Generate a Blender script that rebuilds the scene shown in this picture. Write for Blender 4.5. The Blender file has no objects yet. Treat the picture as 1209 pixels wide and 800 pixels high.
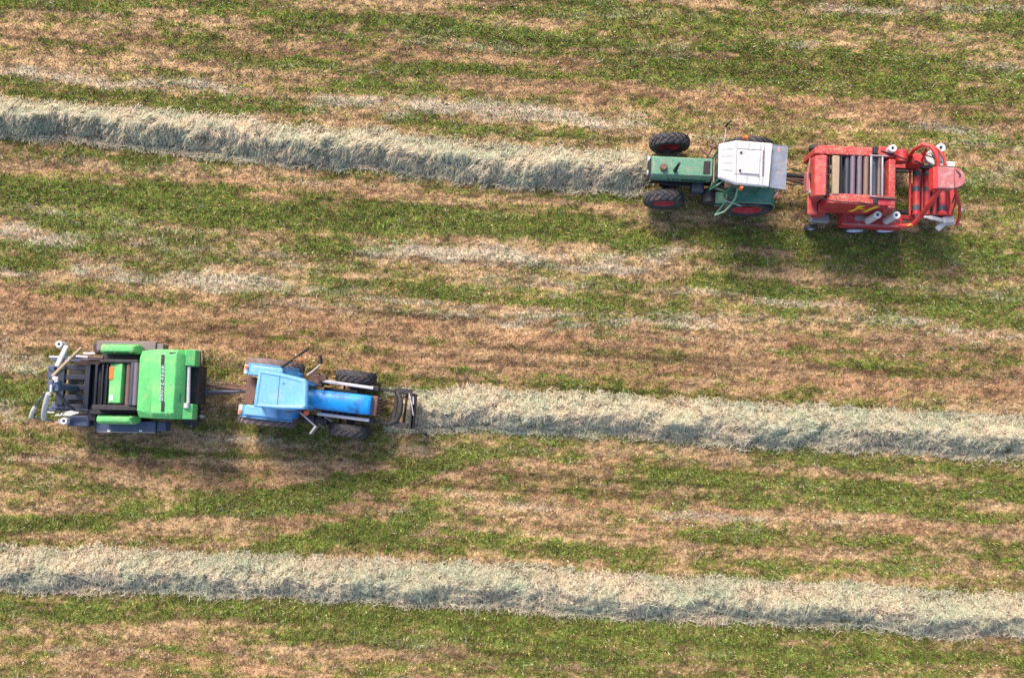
import bpy, bmesh, math, random
import numpy as np
from mathutils import Vector, Matrix
R = math.radians
random.seed(7); rng = np.random.default_rng(11)
scene = bpy.context.scene
COL = scene.collection

# ------------------------------------------------------------------ camera, sky, sun, exposure
F_PX, CX, CY, NADIR, HCAM = 1100.0, 604.5, 400.0, 510.0, 27.5
TILT = math.atan((NADIR - CY) / F_PX)
cam_d = bpy.data.cameras.new("camera"); cam = bpy.data.objects.new("camera", cam_d); COL.objects.link(cam)
cam.location = (0, 0, HCAM); cam.rotation_euler = (TILT, 0, 0)
cam_d.sensor_width = 36; cam_d.lens = F_PX / 1209 * 36; cam_d.clip_end = 2000
scene.camera = cam

SUN_EL, SUN_AZ = 43.0, 116.0      # azimuth: direction TO the sun, counter-clockwise from +X (up-left in the picture)
w = bpy.data.worlds.new("World"); scene.world = w; w.use_nodes = True
nt = w.node_tree; nt.nodes.clear()
out = nt.nodes.new("ShaderNodeOutputWorld"); bg = nt.nodes.new("ShaderNodeBackground"); sky = nt.nodes.new("ShaderNodeTexSky")
sky.sky_type = 'NISHITA'; sky.sun_disc = False; sky.sun_elevation = R(SUN_EL); sky.sun_rotation = R(90 - SUN_AZ)
sky.dust_density = 3.0; sky.air_density = 1.0
bg.inputs[1].default_value = 0.15
nt.links.new(sky.outputs[0], bg.inputs[0]); nt.links.new(bg.outputs[0], out.inputs[0])
sd = bpy.data.lights.new("sun", 'SUN'); so = bpy.data.objects.new("sun", sd); COL.objects.link(so)
sd.energy = 2.1; sd.angle = R(15); sd.color = (1, .88, .72)
dv = Vector((math.cos(R(SUN_EL)) * math.cos(R(SUN_AZ)), math.cos(R(SUN_EL)) * math.sin(R(SUN_AZ)), math.sin(R(SUN_EL))))
so.rotation_euler = dv.to_track_quat('Z', 'Y').to_euler(); so.location = dv * 60
vs = scene.view_settings; vs.view_transform = 'Standard'; vs.look = 'None'; vs.gamma = 1; vs.exposure = 1.10; vs.use_curve_mapping = False

def unproj(u, v, z=0.0):
    """point of the field plane (height z) seen at photograph pixel u, v (arrays welcome)"""
    dx = (np.asarray(u, float) - CX) / F_PX; dy = -(np.asarray(v, float) - CY) / F_PX
    c, s = math.cos(TILT), math.sin(TILT)
    wy = dy * c + s; wz = dy * s - c
    t = (z - HCAM) / wz
    return dx * t, wy * t

# ------------------------------------------------------------------ numpy value noise
def vnoise(x, y, seed):
    g = np.random.default_rng(seed).random((256, 256))
    xi = np.floor(x).astype(int); yi = np.floor(y).astype(int); fx = x - xi; fy = y - yi
    fx = fx * fx * (3 - 2 * fx); fy = fy * fy * (3 - 2 * fy)
    a = g[xi & 255, yi & 255]; b = g[(xi + 1) & 255, yi & 255]; c = g[xi & 255, (yi + 1) & 255]; d = g[(xi + 1) & 255, (yi + 1) & 255]
    return (a * (1 - fx) + b * fx) * (1 - fy) + (c * (1 - fx) + d * fx) * fy
def fbm(x, y, seed, octv=4, gain=.5):
    s = 0; a = 1; n = 0
    for i in range(octv):
        s = s + a * vnoise(x * 2 ** i + 17.3 * i, y * 2 ** i + 9.1 * i, seed + i); n += a; a *= gain
    return s / n
def sm(e0, e1, x):
    t = np.clip((x - e0) / (e1 - e0), 0, 1); return t * t * (3 - 2 * t)

# ------------------------------------------------------------------ materials
def mat(name, col, rough=.5, metal=0.0, dirt=None, dirt_amt=.35, scale=6.0, bump=.0, spec=.5, vary=.12, stretch=(1, 1, 1)):
    m = bpy.data.materials.new(name); m.use_nodes = True; n = m.node_tree; L = n.links
    b = n.nodes["Principled BSDF"]; b.inputs["Roughness"].default_value = rough; b.inputs["Metallic"].default_value = metal
    b.inputs["Specular IOR Level"].default_value = spec
    tc = n.nodes.new("ShaderNodeTexCoord"); mp = n.nodes.new("ShaderNodeMapping"); mp.inputs["Scale"].default_value = stretch
    L.new(tc.outputs["Object"], mp.inputs[0])
    n1 = n.nodes.new("ShaderNodeTexNoise"); n1.inputs["Scale"].default_value = scale; n1.inputs["Detail"].default_value = 8; n1.inputs["Roughness"].default_value = .65
    L.new(mp.outputs[0], n1.inputs["Vector"])
    n2 = n.nodes.new("ShaderNodeTexNoise"); n2.inputs["Scale"].default_value = scale * 5; n2.inputs["Detail"].default_value = 5
    L.new(mp.outputs[0], n2.inputs["Vector"])
    # fine tonal variation
    hv = n.nodes.new("ShaderNodeHueSaturation"); hv.inputs["Color"].default_value = (*col, 1)
    mr = n.nodes.new("ShaderNodeMapRange"); mr.inputs[1].default_value = .3; mr.inputs[2].default_value = .7
    mr.inputs[3].default_value = 1 - vary; mr.inputs[4].default_value = 1 + vary
    L.new(n2.outputs[0], mr.inputs[0]); L.new(mr.outputs[0], hv.inputs["Value"])
    last = hv.outputs[0]
    if dirt:
        rp = n.nodes.new("ShaderNodeMapRange"); rp.inputs[1].default_value = .48; rp.inputs[2].default_value = .68
        rp.inputs[3].default_value = 0.05; rp.inputs[4].default_value = dirt_amt
        L.new(n1.outputs[0], rp.inputs[0])
        mx = n.nodes.new("ShaderNodeMix"); mx.data_type = 'RGBA'
        L.new(rp.outputs[0], mx.inputs[0]); L.new(last, mx.inputs[6]); mx.inputs[7].default_value = (*dirt, 1); last = mx.outputs[2]
        ra = n.nodes.new("ShaderNodeMath"); ra.operation = 'MULTIPLY_ADD'; ra.inputs[1].default_value = .4; ra.inputs[2].default_value = rough
        L.new(rp.outputs[0], ra.inputs[0]); L.new(ra.outputs[0], b.inputs["Roughness"])
    L.new(last, b.inputs["Base Color"])
    if bump:
        bp = n.nodes.new("ShaderNodeBump"); bp.inputs["Strength"].default_value = bump; bp.inputs["Distance"].default_value = .02
        L.new(n2.outputs[0], bp.inputs["Height"]); L.new(bp.outputs[0], b.inputs["Normal"])
    return m
DUST = (.33, .27, .20)
M = dict(
    tgreen=mat("faded_green_paint", (.075, .22, .14), .5, dirt=DUST, dirt_amt=.55, vary=.2),
    tgreen2=mat("deep_green_paint", (.015, .15, .10), .4, dirt=DUST, dirt_amt=.3),
    white=mat("white_roof_paint", (.50, .49, .49), .65, dirt=(.33, .29, .25), dirt_amt=.5, scale=6, vary=.2),
    white2=mat("white_plastic", (.48, .46, .45), .45, dirt=(.5, .46, .4), dirt_amt=.3),
    red=mat("red_paint", (.38, .012, .02), .5, dirt=(.42, .2, .17), dirt_amt=.35),
    red_faded=mat("dusty_red_paint", (.42, .035, .035), .6, dirt=(.42, .20, .15), dirt_amt=.65, scale=5, vary=.2),
    orange_red=mat("bright_red_paint", (.50, .022, .02), .5, dirt=(.45, .22, .18), dirt_amt=.25),
    pink=mat("faded_pink_red_panel", (.38, .10, .10), .65, dirt=(.5, .4, .4), dirt_amt=.5),
    limeg=mat("lime_green_paint", (.085, .44, .125), .5, dirt=(.30, .42, .17), dirt_amt=.6, scale=3.5, vary=.2),
    navy2=mat("dark_navy_steel", (.008, .013, .032), .55, dirt=(.035, .03, .035), dirt_amt=.4),
    navy=mat("navy_steel", (.045, .065, .13), .45, dirt=(.16, .15, .16), dirt_amt=.5),
    blackm=mat("black_steel", (.012, .012, .016), .6, dirt=(.11, .08, .07), dirt_amt=.4, scale=9),
    rust=mat("rusty_brown_steel", (.13, .065, .05), .7, dirt=(.25, .15, .11), dirt_amt=.6, scale=12, bump=.3),
    steel=mat("worn_grey_steel", (.36, .34, .36), .42, metal=.55, dirt=(.25, .2, .17), dirt_amt=.4, scale=8),
    steel_dark=mat("dark_roller_steel", (.03, .045, .075), .5, metal=.2, dirt=(.2, .15, .13), dirt_amt=.5, stretch=(1, .15, 1)),
    roller_tan=mat("tan_roller", (.19, .125, .10), .6, metal=.1, dirt=(.2, .15, .13), dirt_amt=.5, stretch=(1, .15, 1)),
    roller_grey=mat("lilac_grey_roller", (.14, .115, .15), .55, metal=.2, dirt=(.2, .15, .16), dirt_amt=.5, stretch=(1, .15, 1)),
    tan=mat("straw_coated_bar", (.32, .24, .16), .7, dirt=(.3, .2, .12), dirt_amt=.5),
    alu=mat("pale_aluminium", (.50, .47, .50), .45, metal=.2, dirt=(.4, .36, .33), dirt_amt=.3),
    blue=mat("sky_blue_roof_paint", (.13, .36, .66), .42, dirt=(.34, .42, .50), dirt_amt=.4, scale=3),
    blue2=mat("strong_blue_paint", (.008, .25, .66), .3, dirt=(.015, .03, .08), dirt_amt=.8, scale=3.2),
    blue3=mat("mid_blue_fender_paint", (.07, .31, .60), .38, dirt=(.34, .38, .42), dirt_amt=.35),
    tyre=mat("black_tyre_rubber", (.026, .026, .034), .75, dirt=(.17, .13, .11), dirt_amt=.6, bump=.3, scale=5),
    tyre_dusty=mat("dusty_tyre_rubber", (.15, .105, .10), .85, dirt=(.33, .23, .21), dirt_amt=.7, bump=.3, scale=4),
    rim_red=mat("red_wheel_rim", (.50, .02, .035), .4, dirt=(.35, .2, .2), dirt_amt=.4),
    rim_white=mat("pale_wheel_rim", (.62, .62, .66), .45, dirt=(.4, .35, .33), dirt_amt=.4),
    orange=mat("orange_lens", (.85, .16, .04), .25, vary=.05),
    yellow=mat("yellow_decal", (.85, .55, .03), .4, vary=.05),
    black=mat("matt_black", (.012, .012, .014), .6, vary=.05),
    slot=mat("dark_slot", (.02, .07, .045), .6, vary=.05),
    textw=mat("white_lettering", (.72, .75, .75), .4, vary=.03),
    film=mat("white_wrap_film", (.56, .56, .58), .3, vary=.04, dirt=(.6, .58, .55), dirt_amt=.3),
    seat=mat("brown_seat_cloth", (.20, .13, .09), .85, vary=.2),
)
def glass_mat(name, col, alpha, rough=.08):
    m = bpy.data.materials.new(name); m.use_nodes = True; n = m.node_tree; b = n.nodes["Principled BSDF"]
    b.inputs["Base Color"].default_value = (*col, 1); b.inputs["Roughness"].default_value = rough
    nz = n.nodes.new("ShaderNodeTexNoise"); nz.inputs["Scale"].default_value = 5; nz.inputs["Detail"].default_value = 6
    mr = n.nodes.new("ShaderNodeMapRange"); mr.inputs[1].default_value = .35; mr.inputs[2].default_value = .7
    mr.inputs[3].default_value = alpha - .12; mr.inputs[4].default_value = min(1, alpha + .15)
    tc = n.nodes.new("ShaderNodeTexCoord"); n.links.new(tc.outputs["Object"], nz.inputs["Vector"])
    n.links.new(nz.outputs[0], mr.inputs[0]); n.links.new(mr.outputs[0], b.inputs["Alpha"])
    return m
M['glass_dusty'] = glass_mat("dusty_rear_glass", (.30, .33, .40), .72, .15)
M['glass'] = glass_mat("cab_window_glass", (.05, .07, .08), .45, .04)

def attr_mat(name, rough=.9, vary=.25, scale=30.0, bump=0, trans=0):
    """colour read from the mesh's own colour attribute, broken up by fine noise"""
    m = bpy.data.materials.new(name); m.use_nodes = True; n = m.node_tree; L = n.links; b = n.nodes["Principled BSDF"]
    b.inputs["Roughness"].default_value = rough; b.inputs["Specular IOR Level"].default_value = .15
    a = n.nodes.new("ShaderNodeAttribute"); a.attribute_name = "col"
    geo = n.nodes.new("ShaderNodeNewGeometry")
    nz = n.nodes.new("ShaderNodeTexNoise"); nz.inputs["Scale"].default_value = scale; nz.inputs["Detail"].default_value = 6; nz.inputs["Roughness"].default_value = .7
    L.new(geo.outputs["Position"], nz.inputs["Vector"])
    mr = n.nodes.new("ShaderNodeMapRange"); mr.inputs[1].default_value = .3; mr.inputs[2].default_value = .7
    mr.inputs[3].default_value = 1 - vary; mr.inputs[4].default_value = 1 + vary
    L.new(nz.outputs[0], mr.inputs[0])
    hv = n.nodes.new("ShaderNodeHueSaturation"); L.new(a.outputs["Color"], hv.inputs["Color"]); L.new(mr.outputs[0], hv.inputs["Value"])
    L.new(hv.outputs[0], b.inputs["Base Color"])
    if bump:
        bp = n.nodes.new("ShaderNodeBump"); bp.inputs["Strength"].default_value = bump; bp.inputs["Distance"].default_value = .03
        L.new(nz.outputs[0], bp.inputs["Height"]); L.new(bp.outputs[0], b.inputs["Normal"])
    if trans:
        t = n.nodes.new("ShaderNodeBsdfTranslucent"); mx = n.nodes.new("ShaderNodeMixShader"); mx.inputs[0].default_value = trans
        L.new(hv.outputs[0], t.inputs[0]); L.new(b.outputs[0], mx.inputs[1]); L.new(t.outputs[0], mx.inputs[2])
        L.new(mx.outputs[0], n.nodes["Material Output"].inputs[0])
    return m

# ------------------------------------------------------------------ big mesh from arrays
def mesh_np(name, verts, faces, cols, m, smooth=False, mesh_only=False):
    k = faces.shape[1]; me = bpy.data.meshes.new(name)
    me.vertices.add(len(verts)); me.vertices.foreach_set("co", verts.astype(np.float32).ravel())
    me.loops.add(faces.size); me.loops.foreach_set("vertex_index", faces.astype(np.int32).ravel())
    me.polygons.add(len(faces)); me.polygons.foreach_set("loop_start", (np.arange(len(faces)) * k).astype(np.int32))
    me.polygons.foreach_set("use_smooth", np.full(len(faces), smooth))
    me.update(calc_edges=True)
    at = me.color_attributes.new("col", 'FLOAT_COLOR', 'POINT')
    at.data.foreach_set("color", np.concatenate([cols, np.ones((len(cols), 1))], 1).astype(np.float32).ravel())
    me.materials.append(m)
    o = bpy.data.objects.new(name, me); COL.objects.link(o); return o

# ------------------------------------------------------------------ the field: what grows where
# strokes in photograph pixels turned once into field metres: (points, half width px, strength)
GREEN = [
 ([(0,4),(180,12),(420,22),(700,50),(900,60)],9,.8), ([(560,12),(640,26)],16,.6), ([(700,28),(960,50),(1209,92)],22,.75), ([(900,10),(1209,24)],14,.5),
 ([(60,48),(240,66),(420,84),(560,88)],8,.55), ([(180,28),(220,42)],18,.6), ([(310,40),(540,52),(700,75),(900,92),(1209,110)],9,.5),
 ([(0,95),(60,102),(200,118),(340,128)],8,.6), ([(480,138),(600,158),(720,168)],9,.7), ([(560,60),(760,72)],10,.4), ([(960,90),(1209,140)],12,.5),
 ([(0,188),(200,188),(330,205)],10,.35), ([(0,222),(120,228),(240,240),(420,262),(560,262),(750,284)],15,1.5), ([(60,258),(120,268),(240,262)],16,.75),
 ([(330,170),(500,196),(620,214),(760,236)],7,.4), ([(150,300),(170,320),(240,310)],14,.5), ([(0,300),(50,298)],13,.7), ([(380,328),(440,334)],13,.75), ([(180,292),(220,298)],9,.5),
 ([(320,285),(460,292)],9,.5), ([(300,322),(360,330)],9,.4), ([(480,340),(620,352),(720,352)],8,.45), ([(760,282),(950,290),(1209,300)],16,.9), ([(1120,215),(1209,235)],20,.75),
 ([(1140,260),(1209,266)],12,.6), ([(1010,300),(1070,318)],16,.6), ([(1150,180),(1209,190)],10,.4), ([(640,322),(720,335)],8,.35), ([(820,330),(1209,352)],15,.55), ([(660,376),(720,384)],8,.5),
 ([(1040,365),(1209,375)],10,.45), ([(500,400),(600,408)],6,.25), ([(360,395),(440,408)],5,.25), ([(930,105),(1010,118)],10,.35), ([(400,432),(560,440),(690,455)],8,.4),
 ([(0,455),(45,480)],18,.8), ([(0,520),(40,520),(180,532)],12,.5), ([(296,594),(380,580),(440,568),(490,552),(545,534)],8,3.0), ([(545,536),(620,528),(700,522)],9,.6),
 ([(325,650),(400,632),(500,612)],8,2.8), ([(0,622),(120,612),(250,596),(330,592)],8,1.7), ([(0,560),(120,552)],9,.35), ([(250,560),(330,570)],9,.2), ([(520,520),(600,530),(760,528)],8,.55),
 ([(760,560),(900,572),(1209,590)],15,.75), ([(640,578),(760,586)],8,.35), ([(900,540),(1209,566)],14,.55), ([(520,574),(600,566)],8,.2), ([(680,650),(760,646)],10,.7), ([(780,632),(900,640)],8,.45),
 ([(860,660),(1000,674),(1100,660)],11,.6), ([(300,345),(700,352)],7,.5), ([(440,372),(800,372)],7,.4), ([(100,350),(300,352)],5,.4), ([(1060,640),(1209,655)],12,.45), ([(480,640),(620,640)],8,.4), ([(0,716),(160,722),(260,712)],13,.9), ([(180,708),(330,720),(480,722),(640,730)],14,.85),
 ([(620,742),(800,752),(1000,770),(1209,765)],15,.8), ([(360,745),(560,748),(760,792)],10,.7), ([(860,790),(1000,780)],10,.6), ([(0,680+25),(200,702)],6,.3), ([(300,752),(420,752)],8,.4),
 ([(560,775),(700,780)],8,.5), ([(1100,795),(1209,790)],8,.5), ([(100,640),(300,640)],6,.25)]
BROWN = [
 ([(330,610),(420,602),(520,576)],7,1.1), ([(240,570),(330,562),(430,548)],7,.8),
 ([(1060,192),(1209,197)],5,.6), ([(1060,254),(1209,258)],5,.55), ([(0,414),(110,412)],5,.6), ([(0,500),(110,500)],5,.55), ([(200,416),(300,422)],5,.5),
 ([(0,38),(150,46),(300,52)],11,.8), ([(240,72),(460,62),(620,72),(740,78)],15,.8), ([(560,100),(760,112),(1000,128),(1209,140)],13,.8), ([(640,60),(700,84)],10,.5), ([(60,196),(130,206)],10,.7),
 ([(210,212),(340,224),(520,232)],9,.75), ([(420,215),(640,236)],8,.5), ([(0,358),(260,374),(520,392),(800,408),(1209,432)],22,1.0), ([(0,388),(200,396),(420,424),(700,436),(1000,446),(1209,460)],19,.9),
 ([(560,398),(900,412)],22,.4), ([(0,342),(260,350)],9,.4), ([(380,318),(560,328)],8,.2), ([(60,545),(260,560),(460,560)],16,.8), ([(360,540),(470,520)],12,.5), ([(520,560),(620,590),(900,612),(1209,632)],12,.7),
 ([(560,610),(760,630),(960,650)],9,.6), ([(520,545),(700,556)],9,.55), ([(700,545),(860,548)],9,.5), ([(0,590),(120,582)],8,.4), ([(0,772),(160,782),(320,786)],16,.8), ([(340,776),(520,786)],12,.6),
 ([(740,755),(840,757)],8,.4), ([(1020,735),(1209,752)],6,.3), ([(1040,795),(1209,778)],10,.5), ([(200,330),(300,338)],8,.3), ([(840,250),(940,330)],10,.3), ([(950,312),(990,316)],8,.5), ([(880,330),(940,336)],7,.4), ([(1130,310),(1209,330)],9,.5),
 ([(740,300),(860,305)],7,.4), ([(120,745),(220,752)],7,.3), ([(560,712),(700,722)],5,.2)]
PALE = [
 ([(0,84),(120,96),(260,104)],9,.75), ([(200,100),(330,118)],7,.35), ([(370,118),(480,128),(620,134),(750,146)],11,.8), ([(460,40),(600,55)],7,.3), ([(700,70),(800,60)],9,.35), ([(960,8),(1209,14)],7,.6), ([(1150,75),(1209,80)],6,.35),
 ([(940,52),(980,30)],5,.5), ([(0,272),(80,284)],12,.75), ([(90,250),(160,262)],7,.35), ([(130,282),(220,294),(330,296)],9,.6), ([(90,320),(250,328),(420,340)],8,.75), ([(0,322),(60,330)],8,.5),
 ([(440,292),(560,300),(700,316),(780,300)],13,.75), ([(480,285),(580,290)],7,.5), ([(260,340),(600,364),(900,376),(1209,392)],5,.6), ([(950,372),(1100,384),(1209,404)],9,.55), ([(780,350),(860,346)],9,.4),
 ([(930,340),(1209,345)],9,.25), ([(0,425),(60,438)],14,.6), ([(0,395),(60,408)],9,.35), ([(1090,150),(1209,178)],9,.5), ([(1160,206),(1200,206)],10,.4), ([(1130,268),(1209,270)],5,.5), ([(0,480),(30,500)],8,.5),
 ([(500,578),(700,604)],7,.35), ([(470,560),(520,552)],6,.3), ([(270,606),(330,606)],9,.5), ([(200,515),(330,520)],9,.4), ([(0,535),(60,540)],8,.3), ([(380,600),(480,596)],8,.25),
 ([(500,528),(640,544)],7,.3), ([(960,528),(1209,545)],5,.45), ([(760,606),(1209,636)],6,.3), ([(700,150),(800,162),(960,160)],9,.35), ([(260,455),(285,462)],10,.45), ([(70,768),(340,774)],5,.25),
 ([(420,752),(560,765)],7,.2), ([(940,262),(1150,262)],6,.2), ([(650,22),(820,10)],7,.25), ([(30,8),(110,20)],6,.2)]
def to_world(strokes):
    res = []
    for pts, wd, st in strokes:
        p = np.array(pts, float); x, y = unproj(p[:, 0], p[:, 1]); res.append((np.stack([x, y], 1), wd * 1.15 / 40., st))
    return res
PALE += [([(300,360),(600,376),(850,384)],6,.6), ([(560,330),(760,342),(1000,360)],6,.6), ([(0,245),(140,258)],5,.5)]
GREEN, BROWN, PALE = map(to_world, (GREEN, BROWN, PALE))
def sfield(x, y, strokes):
    f = np.zeros_like(x)
    for p, wd, st in strokes:
        best = np.full(x.shape, 1e9)
        for a, b in zip(p[:-1], p[1:]):
            ab = b - a; t = np.clip(((x - a[0]) * ab[0] + (y - a[1]) * ab[1]) / (ab @ ab), 0, 1)
            ex = x - a[0] - t * ab[0]; ey = y - a[1] - t * ab[1]
            best = np.minimum(best, (ex * .45) ** 2 + ey ** 2)
        f = np.maximum(f, st * np.exp(-best / (wd * wd)))
    return f
def fields(x, y):
    """greenness, brownness and pale straw cover of the field at x, y (0..1)"""
    wx = x + .9 * (fbm(x * .9, y * 1.6, 50, 3) - .5); wy = y + .55 * (fbm(x * 1.1, y * 1.8, 60, 4) - .5)
    sk = .062 * x; ys = y + sk
    lines = fbm(x * .10, ys * 3.8, 98, 3, .7); rows = fbm(x * .5, ys * 9., 99, 2, .7)
    streak = fbm(x * .28, ys * 3.2, 70, 4, .6); patch = fbm(x * .8, y * 1.6, 80, 5, .6); fine = fbm(x * 3.2, ys * 8, 90, 4, .8)
    thin = fbm(x * .10, ys * 9., 95, 3)
    g = sfield(wx, wy, GREEN); b = sfield(wx, wy, BROWN); p = sfield(wx, wy, PALE)
    far = sm(17, 24, np.maximum(np.abs(x), np.abs(y - 2)))
    g = g * (1 - far) + far * .3
    clump = fbm(x * 1.6, ys * 4.6, 85, 5, .68)
    G = g * (.32 + .85 * patch + .7 * (clump - .3)) + .33 + 1.3 * (streak - .5) + 1.0 * (patch - .5) + 1.2 * (clump - .5) + 1.5 * (fine - .5) + .5 * (thin - .5) + .9 * (lines - .5) + .5 * (rows - .5) - .34 * b - .2 * p
    P = p * (.15 + 1.3 * fbm(x * 1.6, y * 3, 100, 5, .6)) + 1.1 * (fbm(x * .35, ys * 4.2, 110, 5, .6) - .50) + .6 * (clump - .5) + .4 * (fine - .5)
    B = b * (.5 + patch) + .6 * (streak - .45)
    return np.clip(G, 0, 1), np.clip(B, 0, 1), np.clip(P, 0, 1), fine
# real-world base colours
C_OLIVE = np.array([.21, .18, .045]); C_GREEN = np.array([.07, .165, .018]); C_BRIGHT = np.array([.24, .37, .04])
C_TAN = np.array([.44, .29, .155]); C_BROWN = np.array([.34, .185, .10]); C_PALE = np.array([.56, .48, .37]); C_SOIL = np.array([.055, .030, .022])
def mixc(a, b, t): return a * (1 - t[:, None]) + b * t[:, None]
def ys_(x, y): return y + .062 * x
def tone(x, y):
    """mower passes: thin darker and paler lines along the rows"""
    ys = ys_(x, y)
    t = 1 + .55 * (fbm(x * .22, ys * 6.5, 147, 4, .75) - .5) - .30 * sm(.64, .76, fbm(x * .04, ys * 5., 149, 2))
    return t * (.85 + .35 * fbm(x * 1.1, ys * 4, 148, 3))
def ground_col(x, y):
    G, B, P, fine = fields(x, y)
    soil = fbm(x * 3.5, ys_(x, y) * 9, 130, 4, .8); tint = fbm(x * .7, y * 2.2, 140, 3)
    c = mixc(C_TAN, C_BROWN, np.clip(B * .8 + (tint - .5), 0, 1))
    c = mixc(c, C_OLIVE, sm(.05, .55, G) * .85)
    c = mixc(c, C_GREEN, sm(.34, 1.0, G) * .6)
    c = mixc(c, C_PALE, sm(.2, .85, P) * .75)
    c = mixc(c, C_SOIL, sm(.40, .70, soil) * .75 * (1 - .6 * sm(.3, .8, P)))
    c = c * (.86 + .5 * (fbm(x * .5, y * 1.3, 145, 4) - .25))[:, None]
    c = c * tone(x, y)[:, None]
    return c
ruts = [(-.3, 0)]
def ground_h(x, y):
    ys = y + .062 * x
    return .05 * (fbm(x * 1.3, y * 2, 150, 3) - .5) + .035 * (fbm(x * .12, ys * 3.5, 160, 3) - .5) + .11 * (fbm(x * 4.5, y * 6, 170, 4, .7) - .5)
def axis(a, b, step, far):
    core = np.arange(a, b + 1e-6, step); ext = [step * 2]
    while sum(ext) < far: ext.append(ext[-1] * 1.35)
    e = np.cumsum(ext); return np.concatenate([(a - e)[::-1], core, b + e])
gx = axis(-18.5, 18.5, .055, 400); gy = axis(-9.5, 15.5, .055, 400)
X, Y = np.meshgrid(gx, gy, indexing='ij'); xf, yf = X.ravel(), Y.ravel()
idx = np.arange(X.size).reshape(X.shape)
fc = np.stack([idx[:-1, :-1], idx[1:, :-1], idx[1:, 1:], idx[:-1, 1:]], -1).reshape(-1, 4)
field = mesh_np("field", np.stack([xf, yf, ground_h(xf, yf)], 1), fc, ground_col(xf, yf), attr_mat("mown_meadow_soil", vary=.6, scale=16, bump=1.0), smooth=True)  # wide tone noise also stands in for grain shading lost under soft sun
field["kind"] = "structure"

# short stubble: single blades, green or straw coloured by what grows there
def blades(name, n, x0, x1, y0, y1):
    x = rng.uniform(x0, x1, n); y = rng.uniform(y0, y1, n)
    G, B, P, fine = fields(x, y)
    keep = rng.random(n) < (.55 + .45 * np.maximum(G, P)); x, y, G, B, P = x[keep], y[keep], G[keep], B[keep], P[keep]; n = len(x)
    z = ground_h(x, y)
    r = rng.random(n); isg = r < (.13 + .60 * sm(.05, 1.0, G)); ispale = (~isg) & (rng.random(n) < .15 + .65 * P)
    v = rng.random(n)
    c = mixc(C_TAN * 1.12, C_BROWN * .95, rng.random(n)); c = np.where(v[:, None] < .12, C_SOIL * 1.2, c); c = np.where((v[:, None] > .70), C_OLIVE * 1.15, c)
    cg = mixc(C_GREEN, C_BRIGHT, rng.random(n) ** 1.6 * .9); cg = np.where(v[:, None] < .42, mixc(C_OLIVE * 1.25, C_TAN, rng.random(n) * .5), cg)
    c = np.where(isg[:, None], cg, c); c = np.where(ispale[:, None], C_PALE * (.85 + .35 * v[:, None]), c)
    c = c * (.45 + 1.15 * rng.random((n, 1)) ** 1.5) * (tone(x, y) * (.75 + .6 * sm(.3, .7, fbm(x * 4, y * 9, 135, 3, .7))))[:, None]
    hgt = np.where(isg, rng.uniform(.04, .10, n), rng.uniform(.03, .07, n)) * (.8 + .5 * G)
    wd = rng.uniform(.006, .017, n); a = rng.uniform(0, 2 * np.pi, n); lean = rng.uniform(.2, 1.5, n)
    L = hgt * 1.2; lx = np.cos(a) * np.sin(lean) * L; ly = np.sin(a) * np.sin(lean) * L; lz = np.cos(lean) * L + .012
    pa = a + np.pi / 2 + rng.uniform(-.6, .6, n); px, py = np.cos(pa) * wd, np.sin(pa) * wd
    V = np.empty((n, 3, 3)); V[:, 0] = np.stack([x - px, y - py, z - .008], 1); V[:, 1] = np.stack([x + px, y + py, z - .008], 1)
    V[:, 2] = np.stack([x + lx, y + ly, z + lz], 1)
    o = mesh_np(name, V.reshape(-1, 3), np.arange(3 * n).reshape(-1, 3), np.repeat(c, 3, 0), attr_mat(name + "_blade", .75, .1, 60, trans=.25))
    return o
st = blades("stubble_grass", 850000, -17.5, 17.5, -8.8, 14.5)
st["kind"] = "stuff"; st["label"] = "short mown grass stubble, green and straw brown, over the whole field"; st["category"] = "grass"

# ------------------------------------------------------------------ hay
def strands(x, y, z, n_len, wd, cols, dirs=None, lift=(.0, .7), arch=.05):
    """curved ribbons of dry grass: 3 quads each"""
    n = len(x); a = rng.uniform(0, 2 * np.pi, n) if dirs is None else dirs
    el = rng.uniform(lift[0], lift[1], n); L = rng.uniform(*n_len, n); bend = rng.normal(0, .6, n)
    T = np.linspace(-.5, .5, 4); V = np.empty((n, 8, 3)); w = rng.uniform(*wd, n)
    for i, t in enumerate(T):
        aa = a + bend * t; cx = x + np.cos(aa) * L * t * np.cos(el); cy = y + np.sin(aa) * L * t * np.cos(el)
        cz = z + np.sin(el) * L * t + arch * (1 - 4 * t * t) * L / .25
        ww = w * (1 - .5 * abs(2 * t)); roll = rng.uniform(-.5, .5, n)
        ox = -np.sin(aa) * ww; oy = np.cos(aa) * ww; oz = roll * ww
        V[:, 2 * i] = np.stack([cx - ox, cy - oy, cz - oz], 1); V[:, 2 * i + 1] = np.stack([cx + ox, cy + oy, cz + oz], 1)
    base = (np.arange(n) * 8)[:, None, None]
    q = np.array([[0, 1, 3, 2], [2, 3, 5, 4], [4, 5, 7, 6]])[None]
    return V.reshape(-1, 3), (base + q).reshape(-1, 4), np.repeat(cols, 8, 0)
HAY_MAT = attr_mat("dry_hay", .8, .18, 22, bump=.5, trans=.15)
C_HAY = np.array([.76, .61, .43]); C_HAYG = np.array([.44, .51, .36]); C_HAYD = np.array([.20, .17, .12])
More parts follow.
